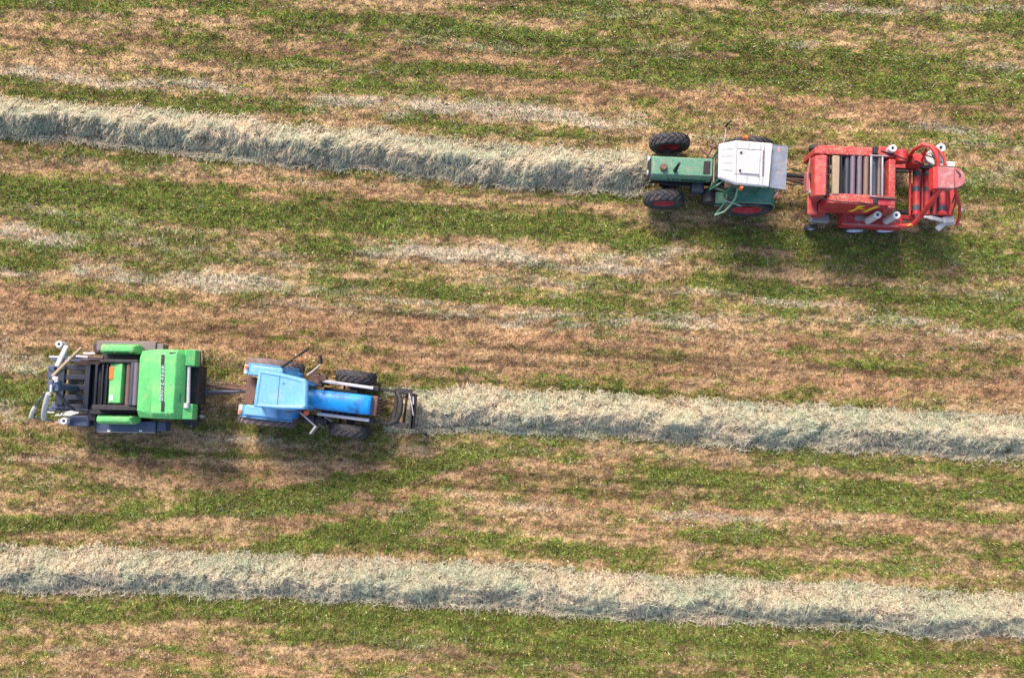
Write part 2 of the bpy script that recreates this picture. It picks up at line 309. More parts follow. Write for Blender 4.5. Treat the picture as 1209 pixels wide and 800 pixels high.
def hay_cols(n, x, y, side):
    """side -1..1 across the windrow: unused; patches mix real greener hay with flank shade put into the colour"""
    gmix = np.clip(.36 + 1.5 * (fbm(x * 1.2, y * 2.4, 210, 4, .6) - .5) + rng.normal(0, .2, n), 0, 1)
    c = mixc(C_HAY, C_HAYG, gmix); c = np.where(rng.random((n, 1)) < .06 + .32 * sm(.5, .75, fbm(x * 4, y * 4, 230, 4, .7))[:, None], C_HAYD, c)  # dark clumped strands colour in the shade of gaps between hay clumps
    return c * (.6 + .55 * rng.random((n, 1)))
def windrow(label, cl, hw0, H0, seed, dens, end0=0, end1=0, comb=.45, turn=2.2):
    p = np.array(cl, float); x, y = unproj(p[:, 0], p[:, 1]); P = np.stack([x, y], 1)
    seg = np.linalg.norm(np.diff(P, axis=0), axis=1); S = np.concatenate([[0], np.cumsum(seg)]); Lt = S[-1]
    def at(s): return np.interp(s, S, P[:, 0]), np.interp(s, S, P[:, 1])
    dx = (P[-1] - P[0]) / np.linalg.norm(P[-1] - P[0]); nx, ny = -dx[1], dx[0]
    def env(s):
        e = np.ones_like(s)
        if end0: e = e * np.sqrt(np.clip(s / end0, 0, 1))
        if end1: e = e * np.sqrt(np.clip((Lt - s) / end1, 0, 1))
        return e
    def surf(s, t):
        bx, by = at(s); zz = np.zeros_like(s)
        wob = .42 * (fbm(s * .9, zz, seed, 5, .6) - .5); e = env(s)
        hw = hw0 * (1 + .95 * (fbm(s * 1.2, zz + np.sign(t) * 3, seed + 9, 5, .68) - .5)) * (.55 + .45 * e)
        X = bx + nx * (t * hw + wob); Y = by + ny * (t * hw + wob)
        at_ = np.clip(1 - np.abs(t), 0, 1); prof = .72 * at_ ** .95 + .28 * np.clip(1 - t * t, 0, 1) ** .5
        lump = fbm(X * 2.2, Y * 3, seed + 20, 4, .6); fz = fbm(X * 4.5, Y * 5.5, seed + 30, 5, .68)
        h = H0 * prof * e * (.35 + 1.3 * lump) + (.50 * (fz - .5)) * prof ** .5 * e
        X = X + nx * .22 * (fz - .5); Y = Y + ny * .22 * (fz - .5)
        return X, Y, h
    ns, ntt = int(Lt / .05), 34
    s, t = np.meshgrid(np.linspace(0, Lt, ns), np.linspace(-1, 1, ntt), indexing='ij'); s, t = s.ravel(), t.ravel()
    X, Y, Z = surf(s, t); Z = Z - .03
    idx = np.arange(ns * ntt).reshape(ns, ntt)
    f = np.stack([idx[:-1, :-1], idx[1:, :-1], idx[1:, 1:], idx[:-1, 1:]], -1).reshape(-1, 4)
    vs_ = [np.stack([X, Y, Z], 1)]; fs_ = [f]; cs_ = [hay_cols(len(X), X, Y, t) * .7]
    n = int(dens * Lt * hw0 * 2)
    s = rng.uniform(0, Lt, n); t = np.clip(rng.normal(0, .62, n), -1.15, 1.15); X, Y, Z = surf(s, t)
    ang = math.atan2(ny, nx) - .6 + turn * (fbm(X * 1.8, Y * 1.8, seed + 40, 3) - .5) + rng.normal(0, comb, n)
    V, Fq, C = strands(X, Y, np.maximum(Z, .02) + .005, (.08, .30), (.003, .010), hay_cols(n, X, Y, t), ang, (-.35, .75), .05)
    fs_.append(Fq + len(vs_[0])); vs_.append(V); cs_.append(C)
    n = int(330 * Lt); s = rng.uniform(0 - .6 * (end0 > 0), Lt + .6 * (end1 > 0), n); sg = rng.choice([-1, 1], n); t = sg * (.85 + np.abs(rng.normal(0, .22, n)) + .5 * (fbm(s * 1.5, sg * 2., seed + 60, 4, .6) - .4))
    bx, by = at(s); over = np.where(s < 0, s, np.where(s > Lt, s - Lt, 0)); X = bx + nx * t * hw0 + dx[0] * over; Y = by + ny * t * hw0 + dx[1] * over
    V, Fq, C = strands(X, Y, ground_h(X, Y) + .045, (.06, .26), (.004, .010), hay_cols(n, X, Y, t) * .9, None, (-.2, .35), .035)
    fs_.append(Fq + sum(len(q) for q in vs_)); vs_.append(V); cs_.append(C)
    o = mesh_np("hay_windrow", np.concatenate(vs_), np.concatenate(fs_), np.concatenate(cs_), HAY_MAT)
    o["label"] = label; o["category"] = "windrow"; o["group"] = "windrows of cut hay on the field"
    return o
windrow("pale hay windrow ending in front of the green tractor with the white cab roof", [(-60,128),(0,139),(200,157),(400,176),(600,194),(700,203),(775,208)], .50, .52, 300, 1500, end1=.9)
windrow("pale hay windrow starting in front of the blue tractor's front frame", [(478,486),(560,484),(700,490),(900,502),(1060,510),(1209,517),(1270,520)], .49, .44, 340, 1900, end0=.6, comb=1.0, turn=4.5)
windrow("pale hay windrow along the bottom of the field with no machine on it", [(-60,666),(0,669),(200,675),(400,683),(700,701),(1000,716),(1270,730)], .49, .40, 380, 1900, comb=.8, turn=4.)

# loose hay lying thinly on the stubble
n = 90000; lx = rng.uniform(-17, 17, n); ly = rng.uniform(-8.5, 14, n); _, _, LP, _ = fields(lx, ly)
k = rng.random(n) < (.015 + 1.1 * LP ** 1.5); lx, ly = lx[k], ly[k]; n = len(lx)
wrx = [];
V, Fq, C = strands(lx, ly, ground_h(lx, ly) + .035, (.05, .20), (.004, .009), hay_cols(n, lx, ly, 0 * lx) * .75, None, (-.2, .2), .03)
lh = mesh_np("loose_hay", V, Fq, C, HAY_MAT); lh["kind"] = "stuff"; lh["label"] = "thin loose hay strewn over the stubble between the windrows"; lh["category"] = "hay"

# ------------------------------------------------------------------ mesh builder for the machines
class MB:
    def __init__(s): s.v = []; s.f = []
    def add(s, v, f):
        b = len(s.v); s.v += [tuple(map(float, p)) for p in v]; s.f += [[b + i for i in q] for q in f]; return s
    def box(s, x0, x1, y0, y1, z0, z1):
        if x0 > x1: x0, x1 = x1, x0
        if y0 > y1: y0, y1 = y1, y0
        return s.add([(x0,y0,z0),(x1,y0,z0),(x1,y1,z0),(x0,y1,z0),(x0,y0,z1),(x1,y0,z1),(x1,y1,z1),(x0,y1,z1)],
                     [(0,3,2,1),(4,5,6,7),(0,1,5,4),(1,2,6,5),(2,3,7,6),(3,0,4,7)])
    def loft(s, rings, cap=True):
        n = len(rings[0]); v = [p for r in rings for p in r]; f = []
        for k in range(len(rings) - 1):
            for i in range(n):
                j = (i + 1) % n; f.append((k*n+i, k*n+j, (k+1)*n+j, (k+1)*n+i))
        if cap: f.append(tuple(range(n))[::-1]); f.append(tuple((len(rings)-1)*n + i for i in range(n)))
        return s.add(v, f)
    def prism(s, poly, z0, z1, top_scale=1.0):
        c = np.mean(np.array(poly), 0)
        return s.loft([[(p[0], p[1], z0) for p in poly], [(c[0]+(p[0]-c[0])*top_scale, c[1]+(p[1]-c[1])*top_scale, z1) for p in poly]])
    def tube(s, pts, r, seg=10, r1=None):
        pts = [Vector(p) for p in pts]; n = len(pts); rings = []; up = None
        for i, p in enumerate(pts):
            d = ((pts[min(i+1, n-1)] - pts[i]).normalized() + (pts[i] - pts[max(i-1, 0)]).normalized())
            d = d.normalized() if d.length > 1e-6 else Vector((0,0,1))
            if up is None: up = d.orthogonal().normalized()
            up = (up - d * up.dot(d)).normalized(); sd_ = d.cross(up)
            rr = r if r1 is None else r + (r1 - r) * i / (n - 1)
            rings.append([tuple(p + up * rr * math.cos(2*math.pi*k/seg) + sd_ * rr * math.sin(2*math.pi*k/seg)) for k in range(seg)])
        return s.loft(rings)
    def bar(s, a, b, wd, ht):
        """flat rectangular bar from a to b, wd wide sideways and ht high"""
        a, b = Vector(a), Vector(b); d = (b - a).normalized(); sd_ = Vector((-d.y, d.x, 0));
        sd_ = sd_.normalized() if sd_.length > 1e-4 else Vector((1, 0, 0)); up = d.cross(sd_) * -1
        o = [sd_*wd/2+up*ht/2, -sd_*wd/2+up*ht/2, -sd_*wd/2-up*ht/2, sd_*wd/2-up*ht/2]
        return s.loft([[tuple(a+q) for q in o], [tuple(b+q) for q in o]])
    def lathe_y(s, prof, cx=0, cy=0, cz=0, seg=40, closed=True):
        """profile (radius, y) spun about an axis parallel to y"""
        n = len(prof); v = []; f = []
        for k in range(seg):
            a = 2 * math.pi * k / seg
            v += [(cx + r * math.cos(a), cy + yy, cz + r * math.sin(a)) for r, yy in prof]
        for k in range(seg):
            k2 = (k + 1) % seg
            for i in range(n if closed else n - 1):
                j = (i + 1) % n; f.append((k*n+i, k2*n+i, k2*n+j, k*n+j))
        return s.add(v, f)
    def disc_cyl(s, c, r, y0, y1, seg=28):
        return s.tube([(c[0], y0, c[1]), (c[0], y1, c[1])], r, seg)
    def arc_sheet(s, cx, cz, r, y0, y1, a0, a1, th=.03, seg=14):
        rings = []
        for k in range(seg + 1):
            a = R(a0 + (a1 - a0) * k / seg); c, sn = math.cos(a), math.sin(a)
            rings.append([(cx+c*r, y0, cz+sn*r), (cx+c*(r+th), y0, cz+sn*(r+th)), (cx+c*(r+th), y1, cz+sn*(r+th)), (cx+c*r, y1, cz+sn*r)])
        return s.loft(rings)
    def each(s, name, m, parent=None, bevel=0):
        """every connected piece becomes an object of its own"""
        root = list(range(len(s.v)))
        def find(i):
            while root[i] != i: root[i] = root[root[i]]; i = root[i]
            return i
        for q in s.f:
            for k in q[1:]: root[find(k)] = find(q[0])
        groups = {}
        for q in s.f: groups.setdefault(find(q[0]), []).append(q)
        res = []
        for fs in groups.values():
            ids = sorted({i for q in fs for i in q}); mp = {i: k for k, i in enumerate(ids)}
            mb = MB(); mb.v = [s.v[i] for i in ids]; mb.f = [[mp[i] for i in q] for q in fs]; res.append(mb.build(name, m, parent, bevel))
        return res
    def build(s, name, m, parent=None, bevel=0, angle=35, label=None):
        me = bpy.data.meshes.new(name); me.from_pydata(s.v, [], s.f)
        bm = bmesh.new(); bm.from_mesh(me); bmesh.ops.recalc_face_normals(bm, faces=bm.faces); bm.to_mesh(me); bm.free()
        me.polygons.foreach_set("use_smooth", [True] * len(me.polygons)); me.set_sharp_from_angle(angle=R(angle))
        me.materials.append(m if not isinstance(m, str) else M[m])
        o = bpy.data.objects.new(name, me); COL.objects.link(o)
        if parent: o.parent = parent
        if bevel:
            b = o.modifiers.new("bevel", 'BEVEL'); b.width = bevel; b.segments = 2; b.limit_method = 'ANGLE'; b.angle_limit = R(40)
        if label: o["label"] = label
        return o
def tag(o, label, cat, group=None):
    o["label"] = label; o["category"] = cat
    if group: o["group"] = group
class Machine:
    """an Empty at the machine's base; L() turns a photograph pixel at height z into the machine's own metres"""
    def __init__(s, name, u, v, deg, label, cat, group=None):
        s.o = bpy.data.objects.new(name, None); COL.objects.link(s.o); s.o.empty_display_size = .5
        x, y = unproj(u, v, 0); s.x, s.y, s.a = float(x), float(y), R(deg)
        s.o.location = (s.x, s.y, 0); s.o.rotation_euler = (0, 0, s.a); tag(s.o, label, cat, group)
    def L(s, u, v, z):
        x, y = unproj(u, v, z); dx, dy = float(x) - s.x, float(y) - s.y; c, sn = math.cos(-s.a), math.sin(-s.a)
        return (dx * c - dy * sn, dx * sn + dy * c, z)
    def xy(s, u, v, z): return s.L(u, v, z)[:2]
    def W(s, p):
        c, sn = math.cos(s.a), math.sin(s.a); return (s.x + p[0]*c - p[1]*sn, s.y + p[0]*sn + p[1]*c, p[2])
    def pb(s, mb, u0, v0, u1, v1, z1, z0):
        um, vm = (u0+u1)/2, (v0+v1)/2
        return mb.box(s.L(u0, vm, z1)[0], s.L(u1, vm, z1)[0], s.L(um, v0, z1)[1], s.L(um, v1, z1)[1], z0, z1)
    def poly(s, pts, z): return [s.xy(u, v, z) for u, v in pts]
    def T(s, mb, pts, r, seg=10): return mb.tube([s.L(*p) for p in pts], r, seg)
    def wheel(s, u, v, r, wd, rim_r, tyre, rim, out_side, lugs=20, steer=0, cyl=None):
        """wheel (rim and disc) > tyre; local origin at the hub, axle along y"""
        x, y, z = s.L(u, v, r) if cyl is None else cyl
        m = MB(); h = wd / 2
        m.lathe_y([(rim_r*.99, -h*.8), (rim_r*.99, h*.8), (rim_r*.86, h*.72), (rim_r*.80, h*.2), (rim_r*.80, -h*.2), (rim_r*.86, -h*.72)])
        yy = h * .25 * out_side
        m.disc_cyl((0, 0), rim_r * .83, yy - .015, yy + .015); m.disc_cyl((0, 0), rim_r * .34, yy - .05, yy + .07 * out_side + .0)
        for k in range(6):
            a = k * math.pi / 3; m.disc_cyl((math.cos(a)*rim_r*.5, math.sin(a)*rim_r*.5), .02, yy, yy + .04*out_side, 8)
        wo = m.build('wheel', rim, s.o); wo.location = (x, y, z); wo.rotation_euler = (0, 0, R(steer))
        t = MB(); q = .035 if lugs else 0
        R0 = r - q
        t.lathe_y([(rim_r, -h*.78), (rim_r+(R0-rim_r)*.35, -h*.98), (rim_r+(R0-rim_r)*.75, -h*.98), (R0-.02*R0, -h*.82), (R0, -h*.4), (R0+.006, 0), (R0, h*.4), (R0-.02*R0, h*.82),
                   (rim_r+(R0-rim_r)*.75, h*.98), (rim_r+(R0-rim_r)*.35, h*.98), (rim_r, h*.78)], seg=56)
        if lugs:
            for k in range(lugs):
                for sgn in (-1, 1):
                    a0 = 2*math.pi*(k + (.5 if sgn > 0 else 0))/lugs; ring = []
                    for f_, (ya, sh) in enumerate(((.02, 0), (.5, .16), (.97, .30))):
                        a = a0 + sh * 1.1; yc = sgn * ya * h; dr = 0 if f_ < 2 else -.045; wa = .055 / r
                        pts = []
                        for da, rr in ((-wa, R0 - .02 + dr), (-wa*.75, r + dr), (wa*.75, r + dr), (wa, R0 - .02 + dr)):
                            pts.append((math.cos(a+da)*rr, yc, math.sin(a+da)*rr))
                        ring.append(pts)
                    t.loft(ring)
        t.build('tyre', tyre, wo, angle=40)
        return wo
def roll(name, mach, u, v, z1, z0, r, label, group="white rolls of wrapping film on the balers", lean=(0, 0)):
    """roll of stretch film standing on its holder: film with a dark core"""
    x, y, _ = mach.W(mach.L(u, v, z1))
    e = bpy.data.objects.new(name, None); COL.objects.link(e); e.location = (x, y, z0); e.rotation_euler = (R(lean[0]), R(lean[1]), 0); e.empty_display_size = .2
    tag(e, label, 'film roll', group); H = z1 - z0; m = MB(); seg = 28; rings = []
    for rr, zz in ((r*.45, 0), (r, 0), (r, H), (r*.45, H), (r*.38, H-.03), (r*.38, .0)):
        rings.append([(rr*math.cos(2*math.pi*k/seg), rr*math.sin(2*math.pi*k/seg), zz) for k in range(seg)])
    rings.append(rings[0]); m.loft(rings, cap=False); m.build('film', 'film', e, .005)
    c = MB(); c.tube([(0, 0, -.02), (0, 0, H - .06)], r*.36, 20); c.build('core', 'black', e)
    return e

exec_parts = []
# ================================================================== GREEN TRACTOR (drives to the left)
g = Machine('tractor', 838, 214, -3, 'old green tractor with a white cab roof and red wheel rims', 'tractor')
L = g.L
g.wheel(783.5, 235, .60, .34, .30, 'tyre', 'rim_red', -1, 18, 2)
g.wheel(790.5, 169, .60, .34, .30, 'tyre', 'rim_red', 1, 18, 2)
rw = g.L(882, 242.5, .72); rt = g.L(885.5, 176, .72)
g.wheel(0, 0, .73, .36, .42, 'tyre', 'rim_red', -1, 22, cyl=(rw[0], rw[1], .73))
g.wheel(0, 0, .73, .36, .42, 'tyre', 'rim_red', 1, 22, cyl=(rw[0], rt[1], .73))
fx = (L(783.5, 235, .6)[0] + L(790.5, 169, .6)[0]) / 2; cyy = (L(783.5, 235, .6)[1] + L(790.5, 169, .6)[1]) / 2; rx = rw[0]
a = MB(); a.bar((fx, cyy-.68, .55), (fx, cyy+.68, .55), .20, .16); a.box(fx-.22, fx+.22, cyy-.2, cyy+.2, .42, .85)
a.tube([(fx+.25, cyy-.6, .6), (fx+.25, cyy+.6, .6)], .03); a.build('front_axle', 'blackm', g.o, .01)
a = MB(); a.bar((rx, cyy-.75, .73), (rx, cyy+.75, .73), .26, .26); a.box(rx-.35, rx+.35, cyy-.25, cyy+.25, .45, 1.05); a.build('rear_axle', 'blackm', g.o, .02)
hx0, hx1 = L(769.5, 196, 1.5)[0], L(841, 199, 1.5)[0]; hy0, hy1 = L(805, 209.5, 1.5)[1], L(805, 184.5, 1.5)[1]
a = MB(); a.box(hx0+.1, rx-.3, hy0+.06, hy1-.06, .5, 1.12); a.box(hx0+.35, hx0+.95, hy0-.06, hy1+.06, .62, .95)
for k in range(4): a.tube([(hx0+.55+k*.12, hy0+.05, 1.0), (hx0+.55+k*.12, hy0-.07, .92)], .035, 8)
a.tube([(hx0+.4, hy0-.09, .98), (hx0+1.2, hy0-.09, .98)], .035); a.build('engine', 'blackm', g.o, .015)
a = MB(); c = .07; sec = [(hy0, 1.06), (hy0, 1.5-c*1.6), (hy0+c, 1.5), (hy1-c, 1.5+.005), (hy1, 1.5-c*1.6), (hy1, 1.06)]
a.loft([[(x, yy, zz - dz) for yy, zz in sec] for x, dz in ((hx0, .04), (hx0+.04, 0), (hx0+.5, -.005), (hx1, -.03))])
hood = a.build('hood', 'tgreen', g.o, .012)
a = MB(); a.box(hx0-.02, hx0+.01, hy0+.05, hy1-.05, .75, 1.4)
for k in range(7): a.box(hx0-.035, hx0-.01, hy0+.06, hy1-.06, .8+k*.085, .83+k*.085)
a.build('grille', 'black', g.o)
a = MB()
for k in (-1, 1): a.tube([(hx0-.06, cyy+k*.2, 1.0), (hx0, cyy+k*.2, 1.0)], .08, 16)
a.each('headlight', 'rim_white', g.o)
a = MB(); g.pb(a, 806, 212.6, 833, 213.8, 1.32, 1.16)
for k in range(9): a.box(hx0+.5+k*.13, hx0+.56+k*.13, hy0-.006, hy0+.02, 1.18, 1.34)
a.build('side_vent', 'slot', hood)
a = MB(); hz = 1.531; pp = [L(831, 190.5, hz), L(839, 190.5, hz), L(838, 205.5, hz), L(830, 205.5, hz)]; a.prism([q[:2] for q in pp], hz-.01, hz+.012); a.build('dark_panel', 'black', hood)
a = MB(); xs = L(783.8, 197, 1.6); a.tube([(xs[0], xs[1], 1.45), (xs[0], xs[1], 1.56)], .05, 16); a.tube([(xs[0], xs[1], 1.56), (xs[0], xs[1], 1.60), (xs[0], xs[1], 1.64)], .115, 24, .09); a.build('air_intake_cap', 'rust', g.o, .008)
xs = L(796.8, 201.5, 1.5); a = MB(); a.tube([(xs[0], xs[1], 1.45), (xs[0], xs[1], 1.75)], .055, 16); a.tube([(xs[0], xs[1], 1.74), (xs[0], xs[1], 2.22)], .04, 16); a.build('exhaust_pipe', 'black', g.o)
a = MB(); x = L(843, 200, 1.6)[0]; a.box(x-.015, x+.02, hy0-.12, hy1+.08, 1.56, 1.60); a.box(x-.015, x+.02, hy0-.12, hy0-.09, .95, 1.58); a.box(x-.015, x+.02, hy1+.05, hy1+.08, .95, 1.58); a.build('cowl_frame', 'tan', g.o)
a = MB(); g.pb(a, 817, 215, 832, 226, 1.05, .6); a.build('fuel_tank', 'steel_dark', g.o, .05)
a = MB(); p = L(838, 231, .8); a.tube([(p[0], p[1]-.22, .72), (p[0], p[1]+.2, .72)], .24, 24); a.build('air_reservoir', 'blackm', g.o, .03)
a = MB(); g.pb(a, 845, 227, 859, 240, 1.0, .93); g.pb(a, 843, 236, 856, 243, .6, .55); a.each('step', 'tgreen', g.o, .015)
# steering and linkage rods by the far front wheel
a = MB(); g.T(a, [(826,174,1.3),(836,184,1.3),(845,190,1.3)], .03); g.T(a, [(838,172,1.1),(852,176,1.2)], .05); g.T(a, [(832,192,1.1),(840,176,1.2),(851,170,1.6)], .025); a.build('linkage_rod', 'rust', g.o)
# cab
RZ = 2.55
roof_px = [(849,169.5),(869.5,165.3),(911,168.6),(907.3,220.5),(868.6,217.5),(848,209.5)]
rp = g.poly(roof_px, RZ)
def inset(poly, d):
    c = np.mean(np.array(poly), 0); res = []
    for p in poly:
        v = np.array(p) - c; l = np.linalg.norm(v); res.append(tuple(c + v * (1 - d / l)))
    return res
a = MB(); a.loft([[(*p, RZ-.14) for p in inset(rp, .02)], [(*p, RZ-.04) for p in rp], [(*p, RZ) for p in inset(rp, .05)]]); roof = a.build('cab_roof', 'white', g.o, .012)
a = MB(); hp = g.poly([(874.8,177.5),(898,178.5),(896.5,206.5),(873,204.5)], RZ+.03); a.prism(hp, RZ-.01, RZ+.035, .97); a.build('roof_hatch', 'white', roof, .01)
a = MB()
for (q0, q1) in (((870,166.5),(869,217)), ((884.5,167.5),(883.8,177)), ((898.5,168.5),(898,178)), ((867.5,205),(896.8,208.5)), ((882.5,205.5),(881.5,218)), ((896.5,207),(895.5,219.5)), ((870.5,175.5),(899,177)), ((903,169),(900,219.5))):
    p0, p1 = g.L(*q0, RZ), g.L(*q1, RZ); a.bar((p0[0], p0[1], RZ+.004), (p1[0], p1[1], RZ+.004), .014, .01)
a.build('roof_seam', 'steel', roof)
a = MB()
for q in ((875, 180.2), (873.6, 201.2)): p = L(*q, RZ+.04); a.tube([(p[0], p[1], RZ+.02), (p[0], p[1], RZ+.07)], .03, 14)
a.each('hatch_latch', 'black', roof)
a = MB()
for q0, q1 in (((853,176),(866,175)), ((852.5,184),(865,183.5)), ((852,192),(865,192)), ((851.5,200),(864,200.5))):
    p0, p1 = g.L(*q0, RZ), g.L(*q1, RZ); a.bar((p0[0], p0[1], RZ+.002), (p1[0], p1[1], RZ+.002), .035, .014)
a.each('roof_rib', 'white', roof, .004)
a = MB(); pb2 = g.poly([(900.8,177),(903,177),(902,208),(899.8,208)], RZ+.01); a.prism(pb2, RZ-.01, RZ+.012); a.build('roof_strip', 'roller_grey', roof)
a = MB(); p0, p1 = L(909.6, 169.6, RZ+.02), L(905.3, 220, RZ+.02); a.bar(p0, p1, .10, .05); a.build('roof_rail', 'white2', roof, .01)
for q in ((881, 161.5), (875.6, 220.8)):
    p = L(*q, 2.45); a = MB(); a.tube([(p[0], p[1], 2.30), (p[0], p[1], 2.36), (p[0], p[1], 2.45), (p[0], p[1], 2.48)], .065, 16, .045); a.build('beacon', 'orange', g.o)
ip = inset(rp, .10); pn = [(*p,) for p in ip]
a = MB()
for i, p in enumerate(pn):
    a.tube([(p[0], p[1], 1.0), (p[0], p[1], RZ-.12)], .03, 8)
    q = pn[(i+1) % len(pn)]; a.tube([(p[0], p[1], 1.35), (q[0], q[1], 1.35)], .025, 8)
a.build('cab_frame', 'tgreen2', g.o)
a = MB()
for i, p in enumerate(pn):
    if i == 4: continue        # the near front door stands open
    q = pn[(i+1) % len(pn)]; a.add([(p[0], p[1], 1.37), (q[0], q[1], 1.37), (q[0], q[1], RZ-.14), (p[0], p[1], RZ-.14)], [(0, 1, 2, 3)])
a.build('window', 'glass', g.o)
a = MB(); a.prism(inset(rp, .16), .95, 1.0); a.build('cab_floor', 'blackm', g.o)
p = L(880, 203, 1.4); a = MB(); a.box(p[0]-.22, p[0]+.22, p[1]-.22, p[1]+.22, 1.2, 1.34); a.box(p[0]+.18, p[0]+.28, p[1]-.22, p[1]+.22, 1.3, 1.75); a.box(p[0]-.1, p[0]+.1, p[1]-.1, p[1]+.1, 1.0, 1.22); a.build('driver_seat', 'seat', g.o, .03)
a = MB(); p = L(860, 206, 1.5); ring = [(p[0]+.05*math.cos(t), p[1]+.19*math.sin(t), 1.55+.18*math.cos(t)*.6) for t in np.linspace(0, 2*math.pi, 21)]; a.tube(ring, .016, 8); a.tube([(p[0]-.25, p[1], 1.1), (p[0], p[1], 1.55)], .025); a.build('steering_wheel', 'black', g.o)
a = MB(); g.pb(a, 856, 213, 872, 222, 1.5, 1.38); a.build('console', 'seat', g.o, .02, label='brown side console inside the open cab door')
# fenders: flat top over the wheel, sloping nose, pale rim
for sy, name in ((-1, 'near'), (1, 'far')):
    yw = rw[1] if sy < 0 else rt[1]; y_out = yw + (-.13 if sy < 0 else -.08); y_in = yw - sy * .36
    a = MB(); pr = [(-.62, .98), (-.50, 1.38), (-.42, 1.52), (.48, 1.52), (.64, 1.30), (.70, 1.05)]
    inn = [(-.58, .97), (-.47, 1.36), (-.40, 1.49), (.46, 1.49), (.61, 1.28), (.67, 1.04)]
    rings = [[(rx+x0, yy, z0) for x0, z0 in pr] + [(rx+x0, yy, z0) for x0, z0 in inn[::-1]] for yy in (y_out, y_in)]
    a.loft(rings, cap=False)
    for yy in (y_out, y_in):
        b = len(a.v); a.v += [(rx+x0, yy, z0) for x0, z0 in pr] + [(rx+x0, yy, z0) for x0, z0 in inn]
        for i in range(5): a.f.append([b+i, b+i+1, b+7+i, b+6+i])
    fen = a.build('fender', 'tgreen2', g.o, 0)
    a = MB(); a.tube([(rx+x0, y_out, z0+.01) for x0, z0 in pr], .016, 8); a.build('fender_rim', 'tgreen', fen)
    if sy < 0:
        a = MB(); a.box(rx+.22, rx+.5, y_in+.02, y_in+.26, 1.52, 1.66); a.build('tool_box', 'tgreen2', fen, .05)
        a = MB(); a.tube([(rx+.55, y_in+.2, 1.5), (rx+.68, y_in+.1, 1.45), (rx+.72, y_in-.1, 1.35), (rx+.6, y_in-.28, 1.35)], .03); a.build('grab_handle', 'steel', fen)
# open door: frame swings forward and outward
a = MB(); g.T(a, [(871,222,2.3),(868.5,234,2.1),(862,243,1.9),(855,250,1.75),(844,254,1.65)], .028); g.T(a, [(844,254,1.65),(848,249,1.2),(853,243,1.0),(858,236,1.0)], .022); g.T(a, [(846,219,2.3),(858,211,2.4)], .022); g.T(a, [(846,219,2.3),(838,224,1.6)], .018); door = a.build('door', 'tgreen', g.o)
a = MB(); a.add([L(870,223,2.28), L(862,243,1.88), L(846,253.5,1.64), L(853,243,1.05), L(859,236,1.02)], [(0, 1, 2, 3, 4)]); a.build('door_glass', 'glass', door)
a = MB(); g.T(a, [(857,237,1.7),(875,243,1.5)], .014); a.build('door_stay', 'alu', door)
# rear window hinged up at the top
a = MB(); q = [L(911.8,171,2.44), L(930,172.8,2.30), L(927.3,224,2.30), L(908.6,221,2.44)]
a.add(q, [(0, 1, 2, 3)]); rwn = a.build('rear_window', 'glass_dusty', g.o)
a = MB(); a.tube(q + [q[0]], .012, 8); a.build('window_frame', 'steel', rwn)
# mirrors
a = MB(); g.T(a, [(853,171,2.3),(856,164,2.2),(857,152,2.1)], .014); a.build('mirror_arm', 'steel', g.o)
a = MB(); p = L(858.5, 147, 2.1); q = L(863, 142.5, 2.1); a.bar((p[0], p[1], 2.0), (q[0], q[1], 2.0), .05, .34); a.build('mirror', 'black', g.o, .012)
a = MB(); g.T(a, [(836,182,1.25),(828,176,1.2)], .03); a.build('exhaust_bracket', 'rust', g.o)
# three-point linkage behind
a = MB()
for dy in (-.22, .22): a.tube([(rx+.3, cyy+dy*1.2, .7), (rx+.95, cyy+dy, .55)], .035)
a.tube([(rx+.3, cyy, 1.05), (rx+.8, cyy, .75)], .03); a.box(rx+.3, rx+.62, cyy-.2, cyy+.2, .5, .62); a.tube([(rx+.4, cyy+.1, 1.0), (rx+.7, cyy+.25, .9), (rx+1.0, cyy+.1, .75)], .02)
a.build('rear_linkage', 'rust', g.o)
a = MB(); p = L(909.5, 222, 1.0)
for dy in (-.75, .62): a.box(rx+.72, rx+.78, cyy+dy-.07, cyy+dy+.07, 1.1, 1.24)
a.each('tail_light', 'orange', g.o)

# ================================================================== RED BALER WITH WRAPPER
b = Machine('round_baler', 1040, 228, -3, 'red round baler with wrapping table and film rolls, towed by the green tractor', 'baler')
L = b.L; T = b.T; pb = b.pb
a = MB()   # drawbar
T(a, [(927,210,.55),(945,212,.6),(965,214,.7)], .055); T(a, [(965,204,.7),(938,209,.58),(927,210,.55)], .045); T(a, [(965,222,.7),(938,214,.58),(927,211,.55)], .045); a.build('drawbar', 'rust', b.o)
a = MB(); T(a, [(925,206,.8),(945,208,.85),(965,210,.9)], .07, 12); a.build('drive_shaft', 'blackm', b.o)
a = MB(); T(a, [(922,203,1.0),(935,199,1.0),(950,205,1.1),(962,206,1.2)], .018); T(a, [(922,214,1.0),(936,219,.8),(950,216,.9),(962,218,1.0)], .018); a.build('hydraulic_hose', 'black', b.o)
# main chamber sides
ZT = 2.1
